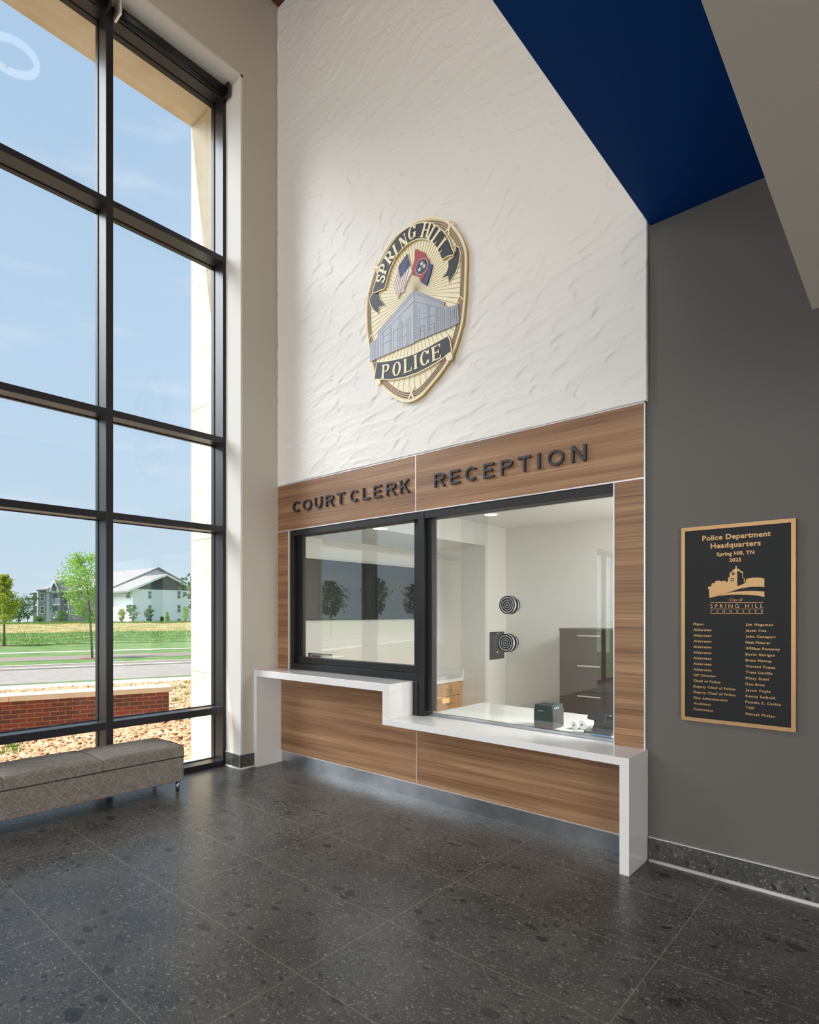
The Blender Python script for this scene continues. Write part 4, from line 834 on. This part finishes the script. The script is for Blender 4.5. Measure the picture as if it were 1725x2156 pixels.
bm = new_bm(); tube(bm, [(BX0, .6, .341), (BX1 - .002, .6, .341), (BX1 - .002, 2.795, .341), (BX0, 2.795, .341)], .0045, 8); obj('piping', bm, M['piping'], bn)
bm = new_bm(); tube(bm, [(BX0 + .004, 2.79, .36), (BX0 + .004, 2.79, .432), (BX0 + .3, 2.788, .444), (BX1 - .03, 2.79, .438), (BX1 - .006, 2.79, .42), (BX1 - .006, 2.79, .345)], .004, 8); obj('piping', bm, M['piping'], bn)
for x_, y_ in ((BX1 - .05, 2.755), (BX0 + .06, 2.755), (BX1 - .05, .66), (BX0 + .06, .66)):
    bm = new_bm(); cyl(bm, (x_, y_, .008), (x_, y_, .112), .017, n=20); cyl(bm, (x_, y_, 0), (x_, y_, .008), .014, n=20); obj('leg', bm, M['steel'], bn)
# ---------------------------------------------------------------- outdoors
SD = FW * math.cos(math.radians(60)) + RT * math.sin(math.radians(60)); ND = FW * math.sin(math.radians(60)) - RT * math.cos(math.radians(60))
G = -.30
def zg(n):
    if n < 58: return G
    if n < 118: u = (n - 58) / 60; return G + .28 * u * u * (3 - 2 * u)
    return G + .28 - (n - 118) * .06
def sn(s, n, z=0): v = SD * s + ND * n; return Vector((v.x, v.y, z))
def strip(name, n0, n1, m, dz, steps=1, s0=-70, s1=80):
    bm = new_bm(); pv = None
    for i in range(steps + 1):
        n = n0 + (n1 - n0) * i / steps; z = zg(n) + dz; row = [bm.verts.new(sn(s0, n, z)), bm.verts.new(sn(s1, n, z))]
        if pv: bm.faces.new((pv[0], pv[1], row[1], row[0]))
        pv = row
    return tag(obj(name, bm, m), kind='structure')
# ground solid: lawn sheet with the gravel bed, paving strips lying on it
bm = new_bm(); ns = [2 + i * 2 for i in range(21)] + [44 + 4 * i for i in range(60)]
R_ = [[bm.verts.new(sn(s_, n, zg(n) - (.02 if n < 18 else 0))) for s_ in (-150, -60, 0, 60, 220)] for n in ns]
for a_, b_ in zip(R_, R_[1:]):
    for j in range(4): bm.faces.new((a_[j], a_[j + 1], b_[j + 1], b_[j]))
for f in list(bm.faces):
    if all(v.co.x > -6.0 for v in f.verts): bm.faces.remove(f)
tag(obj('lawn', bm, M['lawn']), kind='structure')
bm = new_bm(); V = [bm.verts.new(v) for v in ((-6.2, -9, G - .005), (-6.2, 12, G - .005), (*sn(20, 18.1)[:2], G - .005), (*sn(-22, 18.1)[:2], G - .005))]; bm.faces.new(V); tag(obj('rock_bed_soil', bm, M['soil']), kind='structure')
def slab(name, n0, n1, m, h=.04, s0=-60, s1=70):
    bm = new_bm(); V = [bm.verts.new(sn(s_, n, z)) for s_ in (s0, s1) for n in (n0, n1) for z in (G - .05, G + h)]
    for f in ((0, 1, 3, 2), (4, 6, 7, 5), (0, 4, 5, 1), (2, 3, 7, 6), (1, 5, 7, 3)): bm.faces.new([V[i] for i in f])
    return tag(obj(name, bm, m), kind='structure')
slab('sidewalk', 18.15, 19.15, M['concrete'], .03); slab('street', 19.8, 24.5, M['asphalt'], .005); slab('kerb', 24.5, 24.8, M['concrete'], .06); slab('gutter_strip', 24.8, 26.3, M['pathgrey'], .01); slab('kerb', 26.3, 26.5, M['concrete'], .03)
slab('path', 29.0, 31.7, M['pathgrey'], .01); slab('sidewalk', 34.6, 35.3, M['concrete'], .02)
strip('dry_field', 68, 112, M['dryfield'], .04, 12)
# brick planter wall with stone cap
pw = thing('planter_wall', 'low red brick garden wall with cream stone cap on the rock bed', 'garden wall', sn(1.55, 11.35, G))
pw.rotation_euler.z = math.atan2(SD.y, SD.x)
def local_box(name, x0, x1, y0, y1, z0, z1, m, bev=0):
    bm = new_bm(); box(bm, x0, x1, y0, y1, z0, z1, bev); o = bpy.data.objects.new(name, bpy.data.meshes.new(name)); bmesh.ops.recalc_face_normals(bm, faces=bm.faces); bm.to_mesh(o.data); bm.free(); o.data.materials.append(m); COL.objects.link(o); o.parent = pw; return o
local_box('brick_body', -9, 0, 0, .36, -.1, .575, M['brick'])
for i in range(8): local_box('cap_stone', -1.22 * (i + 1) + .055, -1.22 * i + .05, -.035, .42, .575, .668, M['limestone'], .006)
# cobbles
def rock_mesh(bm, c, r, rng, sub=1):
    g = bmesh.ops.create_icosphere(bm, subdivisions=sub, radius=1)
    sx, sy, sz = r * rng.uniform(.8, 1.35), r * rng.uniform(.7, 1.0), r * rng.uniform(.4, .65); a_ = rng.uniform(0, PI); ca, sa = math.cos(a_), math.sin(a_); tl_ = rng.uniform(-.35, .35)
    for v in g['verts']:
        k_ = 1 + rng.uniform(-.12, .12); x, y, z = v.co.x * sx * k_, v.co.y * sy * k_, v.co.z * sz * k_; z += x * tl_
        v.co = (c[0] + x * ca - y * sa, c[1] + x * sa + y * ca, c[2] + z)
    for v in g['verts']:
        for f in v.link_faces: f.smooth = True
rng = random.Random(5); near = []; far = []
def in_view(p):
    d = Vector(p) - Vector((0, 0, CAMZ)); z_ = d.dot(FW)
    if z_ <= 0: return False
    px, py = CX + F * d.dot(RT) / z_, HY - F * d.z / z_
    return -60 < px < 425 and py < 1660
cand = []
for i in range(100000):
    n = 5.6 + 12.4 * rng.random() ** 1.6; s_ = rng.uniform(-9, 9); p = sn(s_, n, G)
    if p.x > -6.75 or not in_view(p): continue
    loc = (p - Vector(pw.location)); ls = loc.dot(SD); ln_ = loc.dot(ND)
    if -9.05 < ls < .06 and -.03 < ln_ < .42: continue
    cand.append((p, n))
print('rocks', len(cand))
cand.sort(key=lambda c: c[1]); protos = []
for i in range(12):
    bm = new_bm(); rock_mesh(bm, (0, 0, 0), 1, rng, 2); me = bpy.data.meshes.new('river_rock'); bm.to_mesh(me); bm.free(); me.materials.append(M['cobble']); protos.append(me)
nb = 0; rest = []
def rock_bed(rest):
    b_ = new_bm(); bmesh.ops.create_icosphere(b_, subdivisions=1, radius=1); V0 = np.array([v.co[:] for v in b_.verts]); F0 = np.array([[v.index for v in f.verts] for f in b_.faces]); b_.free()
    k = len(rest); rs = np.random.RandomState(3); A = np.array(rest); S = np.stack([rs.uniform(.8, 1.35, k), rs.uniform(.7, 1, k), rs.uniform(.4, .65, k)], -1) * A[:, 3:4]
    V = V0[None] * (1 + rs.uniform(-.2, .2, (k, len(V0), 1))) * S[:, None, :]; an = rs.uniform(0, PI, k); ca, sa = np.cos(an)[:, None], np.sin(an)[:, None]; V[:, :, 2] += V[:, :, 0] * rs.uniform(-.35, .35, (k, 1))
    X = V[:, :, 0] * ca - V[:, :, 1] * sa + A[:, 0:1]; Y = V[:, :, 0] * sa + V[:, :, 1] * ca + A[:, 1:2]; Z = V[:, :, 2] + A[:, 2:3]; V = np.stack([X, Y, Z], -1).reshape(-1, 3); Q = (F0[None] + (np.arange(k) * len(V0))[:, None, None]).reshape(-1, 3)
    me = bpy.data.meshes.new('river_rock_bed'); me.vertices.add(len(V)); me.vertices.foreach_set('co', V.astype('f').ravel()); me.loops.add(Q.size); me.loops.foreach_set('vertex_index', Q.ravel().astype('i'))
    me.polygons.add(len(Q)); me.polygons.foreach_set('loop_start', np.arange(0, Q.size, 3, dtype='i')); me.polygons.foreach_set('use_smooth', rs.rand(len(Q)) > 2); me.update(calc_edges=True); me.materials.append(M['cobble'])
    o = bpy.data.objects.new('river_rock_bed', me); COL.objects.link(o); return o
def bench_hides(p):
    d = Vector(p) - Vector((0, 0, CAMZ)); z_ = d.dot(FW); px, py = CX + F * d.dot(RT) / z_, HY - F * d.z / z_
    return py > 1608 - .16 * px or px > 402 or px < 0 or 205 < px < 240
for p, n in cand:
    big = nb < 300 and not bench_hides(p)
    if big and rng.random() < .07:
        r_ = rng.uniform(.034, .056); o = bpy.data.objects.new('river_rock', rng.choice(protos)); COL.objects.link(o); o.scale = (r_, r_, r_); o.rotation_euler.z = rng.uniform(0, 6.28); o.location = (p.x, p.y, G + .03 + r_ * .2)
        tag(o, 'tan river rock lying in the rock bed right outside the window', 'rock', 'loose river rocks of the bed'); nb += 1
    else: rest.append((p.x, p.y, G + .02 + rng.uniform(0, .03), rng.uniform(.02, .038) + .0018 * (n - 5.6)))
tag(rock_bed(rest), 'bed of small tan river rocks between building and sidewalk', 'rocks', kind='stuff')
# weeds between the rocks
for i, (px, py) in enumerate(((388, 1453), (395, 1467), (372, 1481), (369, 1455), (394, 1442), (6, 1592), (22, 1578), (34, 1590))):
    p = at(px, py, 'z', G); bm = new_bm(); rw = random.Random(90 + i)
    for k_ in range(46):
        a_ = rw.uniform(0, 6.28); d = Vector((math.cos(a_), math.sin(a_), 0)); o_ = p + d * rw.uniform(0, .09); n_ = Vector((-d.y, d.x, 0)) * .011
        bm.faces.new([bm.verts.new(o_ - n_), bm.verts.new(o_ + n_), bm.verts.new(o_ + d * rw.uniform(.02, .10) + Vector((0, 0, rw.uniform(.08, .17))))])
    tag(obj('weed', bm, M['grassblade'], loc=p), 'small green weed sprouting between the river rocks', 'weed', 'weeds in the rock bed')
# trees
def leaf(bm, c, s, rng):
    a_ = Vector((rng.gauss(0, 1), rng.gauss(0, 1), rng.gauss(0, .6))).normalized(); b_ = a_.orthogonal().normalized(); b_.rotate(Matrix.Rotation(rng.uniform(0, 6.28), 3, a_)); n_ = a_.cross(b_)
    p0 = c - b_ * s * .6; p1 = c + a_ * 0 + n_ * s * .32 + b_ * .05 * s; p2 = c + b_ * s * .6; p3 = c - n_ * s * .32 + b_ * .05 * s
    bm.faces.new([bm.verts.new(v) for v in (p0, p1, p2, p3)])
def tree(base, h, crown0, rad, nl, ls, mleaf, label, seed, shape='oval', name='young_tree', cat='tree', group=None, mulch=True, lean=(0, 0), bias=(0, 0), thin=1):
    rng = random.Random(seed); t = thing(name, label, cat, base, group); B = Vector(base)
    bm = new_bm(); tip = B + Vector((lean[0], lean[1], h * .93)); mid = B + Vector((lean[0] * .3, lean[1] * .3, h * .45)); r0 = (h * .013 + .012) * thin
    cyl(bm, B - Vector((0, 0, .05)), mid, r0, r0 * .7, 10); cyl(bm, mid, tip, r0 * .7, r0 * .15, 8); ends = []
    nbr = int(16 + h * 3)
    for i in range(nbr):
        u = crown0 + (0.97 - crown0) * (i + rng.random()) / nbr; f_ = (u * h / (h * .93)); st = (B.lerp(mid, u / .45) if u < .45 else mid.lerp(tip, min(1, (u - .45) / .48)))
        k_ = (u - crown0) / (1 - crown0); prof = {'oval': math.sin(PI * min(1, k_ * .85 + .18)) ** .8, 'cone': (1 - k_) ** .8 * .95 + .12, 'round': math.sqrt(max(.05, 1 - (2 * k_ - 1) ** 2))}[shape]
        a_ = i * 2.4 + rng.uniform(-.4, .4); L_ = rad * prof * rng.uniform(.7, 1.15); d = Vector((math.cos(a_) + bias[0], math.sin(a_) + bias[1], rng.uniform(.25, .8))); e_ = st + d.normalized() * L_
        m_ = st.lerp(e_, .5) + Vector((0, 0, -.04 * L_)); cyl(bm, st, m_, r0 * .3, r0 * .2, 5, False); cyl(bm, m_, e_, r0 * .2, r0 * .06, 5, False); ends += [(m_, L_ * .3), (e_, L_ * .32), (st.lerp(e_, .75), L_ * .28)]
    obj('trunk', bm, M['bark'], t)
    bm = new_bm(); 
    for i in range(nl):
        c, r_ = rng.choice(ends); leaf(bm, c + Vector((rng.gauss(0, 1), rng.gauss(0, 1), rng.gauss(0, .9))) * max(r_, .12) * .6, ls * rng.uniform(.7, 1.3), rng)
    obj('foliage', bm, mleaf, t)
    if mulch: bm = new_bm(); cyl(bm, B + Vector((0, 0, -.04)), B + Vector((0, 0, .03)), h * .16, h * .1, 20); obj('mulch_ring', bm, M['mulch'], t)
    return t
b2 = at(194.5, 1387, 'z', G); b1 = at(9, 1361, 'z', G)
tree(b2, 4.5, .36, .95, 2900, .095, M['leaf'], 'young bright green tree by the street beside the dark mullion', 3, 'round', lean=(-.26, -.22), bias=(-.45, -.39), thin=.72)
tree(b1, 4.4, .33, .85, 5200, .10, M['leafy'], 'young yellow green tree at the far left edge of the window view', 4, 'cone')
for i, (s_, n, h_) in enumerate(((-35.7, 27.5, 4.8), (-44.9, 27.5, 5.6), (-54.7, 27.5, 5.4), (-68, 27.5, 5), (5.75, 27.5, 4.3))):
    tree(sn(s_, n, G), h_, .34, 1.25, 1500, .2, M['leafd'], ['dark street tree mirrored left in the clerk window screen', 'dark street tree mirrored in the middle of the clerk window', 'dark street tree mirrored beside the window bar', 'dark street tree mirrored in the reception glass', 'slim street tree whose branch tip shows beside the stone jamb'][i], 20 + i, 'oval', group='street trees past the window')
# meadow tufts
rng = random.Random(11)
def tufts(name, m, lab, n0, n1, cnt, hh_, w):
    bm = new_bm()
    for i in range(cnt):
        n = rng.uniform(n0, n1)
        if math.sin(n * .9) + rng.random() < -.2: continue
        s_ = rng.uniform(-.13 * n, .21 * n); n += 3.0 * math.sin(s_ * .35) * rng.random() + 1.5 * math.sin(s_ * 1.1 + n0); p = sn(s_, n, zg(n) - .02)
        for k_ in range(3):
            a_ = rng.uniform(0, 6.28); d = Vector((math.cos(a_), math.sin(a_), 0)); h_ = hh_ * rng.uniform(.5, 1.3); o_ = Vector((rng.uniform(-.25, .25), rng.uniform(-.25, .25), 0))
            bm.faces.new([bm.verts.new(p + o_ - d * w), bm.verts.new(p + o_ + d * w), bm.verts.new(p + o_ + Vector((rng.uniform(-.15, .15), rng.uniform(-.15, .15), h_)))])
    tag(obj(name, bm, m), lab, 'grass', kind='stuff')
strip('meadow_ground', 43.5, 69, M['meadow'], .03, 8)
tufts('meadow_grass', M['grassblade'], 'tall green meadow grass beyond the far walk', 43.7, 70, 7000, .16, .03)
tufts('dry_grass', M['dryblade'], 'dry tan grass band on the rise before the houses', 68, 116, 5000, .18, .04)
tufts('weedy_grass', M['grassblade'], 'green weeds along the crest before the houses', 108, 119, 2600, .34, .07)
# shrubs near the houses
for i, (px, dep, h_, r_, sh, ml, lb) in enumerate(((256, 108, 2.5, .8, 'round', 'leafy', 'yellow green small tree before the white apartment block, leftmost'), (279, 108, 3.2, .9, 'round', 'leafb', 'pale green slender tree before the narrow lit wall'), (314, 108, 2.5, .9, 'round', 'leafd', 'dark rounded shrub before the white apartment wall'),
        (352, 106, 2.1, .45, 'cone', 'leaf', 'bright green cone shaped shrub before the apartment wall'), (341, 108, 1.1, .4, 'oval', 'mulchleaf', 'small brownish shrub beside the cone shaped one'), (391, 106, 3.1, .7, 'oval', 'leaf', 'pale tall shrub at the right end of the apartment wall'), (128, 110, 2.2, 1.0, 'round', 'leafb', 'green shrub before the balcony of the grey apartment block'),
        (82, 110, 1.0, .9, 'round', 'leafb', 'low green shrub at the foot of the grey apartment block'), (58, 130, 5.2, 2.6, 'round', 'leafd', 'dark green tree behind the left corner of the grey block'), (38, 112, 3.2, 2.2, 'round', 'leafd', 'broad dark bush behind the yellow green tree'), (20, 112, 3.3, 2.2, 'round', 'leaf', 'light green bush at the far left beyond the meadow'))):
    d = (FW * F + RT * (px - CX)) / F * dep; n_ = d.dot(ND); 
    tree((d.x, d.y, zg(min(n_, 118)) - .1), h_, .08, r_, 1000, .13 + .06 * r_, M['leafd'] if ml == 'mulchleaf' else M[ml], lb, 50 + i, sh, 'shrub' if h_ < 4 else 'distant_tree', 'shrub', 'shrubs before the apartment blocks', False)
# apartment blocks
XB = -129.4
def hp(px, py, x=XB): return at(px, py, 'x', x)
def quadprism(bm, pts, dx, mi=0):
    A = [bm.verts.new(p) for p in pts]; B = [bm.verts.new((p[0] - dx, p[1], p[2])) for p in pts]; bm.faces.new(A).material_index = mi; bm.faces.new(B[::-1]).material_index = mi
    for i in range(len(A)): bm.faces.new((A[i], B[i], B[(i + 1) % len(A)], A[(i + 1) % len(A)])).material_index = mi
ab = thing('apartment_building', 'white three storey apartment block with dark gable behind the meadow', 'building', (XB, hp(345, 1300).y, 0))
yl = hp(280, 1300).y; za = hp(300, 1240.5).z; zap = hp(347.5, 1210).z; ya = hp(347.5, 1210).y; yr = 2 * ya - yl; zb0 = -1.0
bm = new_bm(); quadprism(bm, [(XB, yl, zb0), (XB, yr, zb0), (XB, yr, za), (XB, yl, za)], 14); obj('wall', bm, M['siding'], ab)
bm = new_bm(); quadprism(bm, [(XB + .05, yl + .3, za), (XB + .05, yr - .3, za), (XB + .05, ya, zap - .35)], .5); obj('gable', bm, M['gable'], ab)
def roofslab(yA, zA, yB, zB, x0, x1, m='shingle', th=.35):
    bm = new_bm(); P_ = [(x0, yA, zA), (x1, yA, zA), (x1, yB, zB), (x0, yB, zB)]; A = [bm.verts.new(p) for p in P_]; B = [bm.verts.new((p[0], p[1], p[2] - th)) for p in P_]
    bm.faces.new(A); bm.faces.new(B[::-1]); [bm.faces.new((A[i], B[i], B[(i + 1) % 4], A[(i + 1) % 4])) for i in range(4)]; return obj('roof', bm, M[m], ab)
sl = (zap - za) / (ya - yl)
roofslab(yl - 1.6, za - 1.3 * sl + .2, ya, zap + .15, XB + .9, XB - 14); roofslab(yr + 1.6, za - 1.3 * sl + .2, ya, zap + .15, XB + .9, XB - 14)
for yA, yB in ((yl - 1.6, ya), (yr + 1.6, ya)):
    bm = new_bm(); z0_ = za - 1.3 * sl + .15; P_ = [(XB + 1.0, yA, z0_), (XB + 1.0, yB, zap + .12), (XB + 1.0, yB, zap - .28), (XB + 1.0, yA, z0_ - .4)]; quadprism(bm, P_, .25); obj('barge_board', bm, M['housetrim'], ab)
# taller rear gable
XB2 = XB - 12
p_ = hp(330, 1197, XB2); q_ = hp(238, 1236, XB2); sl2 = (p_.z - q_.z) / (p_.y - q_.y); yr2 = p_.y + (p_.y - q_.y)
bm = new_bm(); quadprism(bm, [(XB2, q_.y, zb0), (XB2, yr2, zb0), (XB2, yr2, q_.z), (XB2, p_.y, p_.z), (XB2, q_.y, q_.z)], 16); obj('rear_wall', bm, M['siding'], ab)
roofslab(q_.y - 1, q_.z - sl2 + .2, p_.y, p_.z + .3, XB2 + 1, XB2 - 40); roofslab(yr2 + 1, q_.z - sl2 + .2, p_.y, p_.z + .3, XB2 + 1, XB2 - 40)
def window(px0, py0, px1, py1, parent, x=XB, side='x', y=None):
    a_ = at(px0, py0, side, y if side == 'y' else x); b_ = at(px1, py1, side, y if side == 'y' else x)
    if side == 'x':
        f = bx('window', (x, x + .12, a_.y - .15, b_.y + .15, b_.z - .15, a_.z + .15), M['housetrim'], None); m_ = (a_.z + b_.z) / 2
        pn = new_bm(); box(pn, x + .12, x + .15, a_.y, b_.y, b_.z, m_ - .06); box(pn, x + .12, x + .15, a_.y, b_.y, m_ + .06, a_.z)
    else:
        f = bx('window', (a_.x - .15, b_.x + .15, y - .12, y, b_.z - .15, a_.z + .15), M['housetrim'], None); m_ = (a_.z + b_.z) / 2; xm = (a_.x + b_.x) / 2
        pn = new_bm()
        for xa, xb in ((a_.x, xm - .07), (xm + .07, b_.x)):
            for z0_, z1_ in ((b_.z, m_ - .06), (m_ + .06, a_.z)): box(pn, xa, xb, y - .16, y - .12, z0_, z1_)
    p = obj('pane', pn, M['farwin'])
    for o_ in (f, p): o_.data.transform(Matrix.Translation(-Vector(parent.location)))
    f.parent = parent; p.parent = f
for x_ in (312, 373.5):
    for y_ in (1245, 1274, 1303): window(x_, y_, x_ + 6, y_ + 15, ab)
window(267, 1244.5, 275, 1259, ab, side='y', y=yl); window(267, 1274, 275, 1288, ab, side='y', y=yl)
# long pale wing with balconies running left behind the trees, and the grey block
YG = hp(150, 1280, XB - 8).y
gb = thing('apartment_building', 'grey two storey apartment block with gabled porch behind the left meadow', 'building', at(100, 1300, 'y', 44).to_tuple()[:2] + (0,))
def facing(pxa, pya, pxb, pyb, xa, name, m, dep=10, z0=None):
    a_ = at(pxa, pya, 'x', xa); b_ = at(pxb, pyb, 'x', xa); zb_ = z0 if z0 is not None else b_.z
    bm = new_bm(); quadprism(bm, [(xa, a_.y, zb_), (xa, b_.y, zb_), (xa, b_.y, a_.z), (xa, a_.y, a_.z)], dep); return obj(name, bm, m, gb)
XG = -150
facing(70, 1248, 79.5, 1300, XG - 6, 'balcony_bay', M['sidinggrey'], .8, zb0); facing(80, 1241, 98, 1300, XG, 'wall', M['sidinggrey'], .8, zb0); facing(98, 1245, 107.5, 1300, XG - 4, 'wall', M['housetrim'], .8, zb0)
facing(107, 1247, 127, 1300, XG + 1, 'wall', M['sidinggrey'], .8, zb0); facing(127, 1248, 145, 1300, XG - 2, 'wall', M['sidinggrey'], .8, zb0); facing(145, 1243, 205, 1300, XG, 'wall', M['sidinggrey'], .8, zb0)
facing(205, 1236, 262, 1300, XG + 4, 'wall', M['siding'], .8, zb0)
def slabx(pa, pb, xa, xb, z_off=0):
    pass
def roofpoly(pts, xs, name='roof', m=None):
    """roof plane through photo points, each at its own depth plane"""
    P_ = [at(px, py, 'x', x) for (px, py), x in zip(pts, xs)]; bm = new_bm(); A = [bm.verts.new(p) for p in P_]; B = [bm.verts.new(p - Vector((0, 0, .35))) for p in P_]
    bm.faces.new(A); bm.faces.new(B[::-1]); n = len(A); [bm.faces.new((A[i], B[i], B[(i + 1) % n], A[(i + 1) % n])) for i in range(n)]; return obj(name, bm, m or M['shingle'], gb)
roofpoly([(63, 1249), (80, 1247), (95, 1237), (80, 1241)], [XG - 4, XG - 4, XG - 12, XG - 12]); roofpoly([(77, 1241.5), (100, 1240.5), (112, 1231), (104, 1232)], [XG + 1, XG + 1, XG - 8, XG - 8])
roofpoly([(126, 1246), (113.5, 1222), (152, 1222.5), (150, 1244)], [XG + 2, XG + 2, XG - 10, XG - 2]); roofpoly([(100, 1246.5), (112, 1224.5), (113.5, 1222), (104, 1244)], [XG + 2, XG + 2, XG + 1, XG - 6])
roofpoly([(134, 1222), (158, 1212), (262, 1212), (262, 1238), (205, 1240), (150, 1223)], [XG - 12, XG - 16, XG - 14, XG - 2, XG - 2, XG - 10]); roofpoly([(130, 1247), (210, 1241), (205, 1226), (152, 1232)], [XG + 1, XG + 1, XG - 9, XG - 9])
bm = new_bm(); P_ = [at(107.5, 1245.5, 'x', XG + 1.3), at(122.5, 1245.5, 'x', XG + 1.3), at(114, 1227, 'x', XG + 1.3)]; quadprism(bm, P_, .3); obj('porch_gable', bm, M['sidinggrey'], gb)
bm = new_bm()
for a_, b_ in (((103, 1246), (113.5, 1223)), ((113.5, 1223), (124, 1246))): P1, P2 = at(*a_, 'x', XG + 2), at(*b_, 'x', XG + 2); cyl(bm, P1, P2, .18, n=4)
obj('barge_board', bm, M['housetrim'], gb)
for (a_, b_, c_, d_, x_) in ((85, 1250, 91.5, 1264.5, XG), (85, 1277, 91.5, 1291, XG), (104, 1257, 106.5, 1264, XG - 4), (104, 1277, 106.5, 1290, XG - 4), (152, 1250, 158, 1264, XG), (165, 1226, 171, 1237, XG + .2)): window(a_, b_, c_, d_, gb, x_)
def balcony(pxa, pya, pxb, pyb, xa):
    a_ = at(pxa, pya, 'x', xa); b_ = at(pxb, pyb, 'x', xa); bm = new_bm(); box(bm, xa, xa + 1.5, a_.y, b_.y, b_.z - .25, b_.z); box(bm, xa + 1.4, xa + 1.5, a_.y, b_.y, a_.z - .1, a_.z); y_ = a_.y
    while y_ < b_.y: box(bm, xa + 1.42, xa + 1.48, y_, y_ + .06, b_.z, a_.z); y_ += .2
    obj('balcony', bm, M['housetrim'], gb)
balcony(111.5, 1260, 121.5, 1272, XG + 1); balcony(73.5, 1264, 79.5, 1273, XG - 6); balcony(162, 1258, 174, 1269, XG); balcony(228, 1257, 251, 1267, XG + 4); balcony(111.5, 1287, 121.5, 1299, XG + 1); balcony(73.5, 1288, 79.5, 1299, XG - 6)
for (a_, b_, c_, d_, x_) in ((111, 1250, 121, 1260, XG + 1), (75, 1253, 79, 1264, XG - 6), (163, 1247, 173, 1258, XG), (231, 1247, 250, 1257, XG + 4), (111, 1276, 121, 1288, XG + 1)):
    P1, P2 = at(a_, b_, 'x', x_), at(c_, d_, 'x', x_); o_ = bx('balcony_opening', (x_, x_ + .06, P1.y, P2.y, P2.z, P1.z), M['farwin'], gb)
# ---------------------------------------------------------------- raised lettering from the built-in font
def curve(body, bold, sp):
    c = bpy.data.curves.new('t', 'FONT'); c.body = body; c.size = 1; c.extrude = .5; c.offset = bold; c.resolution_u = 3; c.space_character = sp; o = bpy.data.objects.new('t', c); COL.objects.link(o); return o
A1 = [curve(x[0], 0, 1) for x in TXT]; A2 = [curve(x[0], 0, 2) for x in TXT]; HO = curve('H', 0, 1)
bpy.context.view_layer.update(); dg = bpy.context.evaluated_depsgraph_get()
def wid(o):
    me = bpy.data.meshes.new_from_object(o.evaluated_get(dg)); xs = [v.co.x for v in me.vertices]; ys = max(v.co.y for v in me.vertices); bpy.data.meshes.remove(me); return max(xs) - min(xs), ys
capu = wid(HO)[1]; SPC = []
for x, p, q in zip(TXT, A1, A2):
    w1_, w2_ = wid(p)[0], wid(q)[0]; tgt = (x[2] - x[1]) / (x[4] / capu) / 1.06; SPC.append(min(3.5, max(.98, 1 + (tgt - w1_) / max(1e-4, w2_ - w1_))))
FN = [curve(x[0], x[9], sp) for x, sp in zip(TXT, SPC)]
bpy.context.view_layer.update(); dg = bpy.context.evaluated_depsgraph_get()
for (s, x0, x1, z, cap, y0, dep_, par, m, bold, nm, join), o in zip(TXT, FN):
    me = bpy.data.meshes.new_from_object(o.evaluated_get(dg)); xs = [v.co.x for v in me.vertices]; a_, b_ = min(xs), max(xs); k_ = (x1 - x0) / (b_ - a_)
    for v in me.vertices: v.co = (x0 + (v.co.x - a_) * k_, y0 - dep_ * (.5 + v.co.z), z + v.co.y * cap / capu)
    bm = new_bm(); bm.from_mesh(me); obj(nm, bm, m, par); bpy.data.meshes.remove(me)
for o in A1 + A2 + FN + [HO]: bpy.data.objects.remove(o)
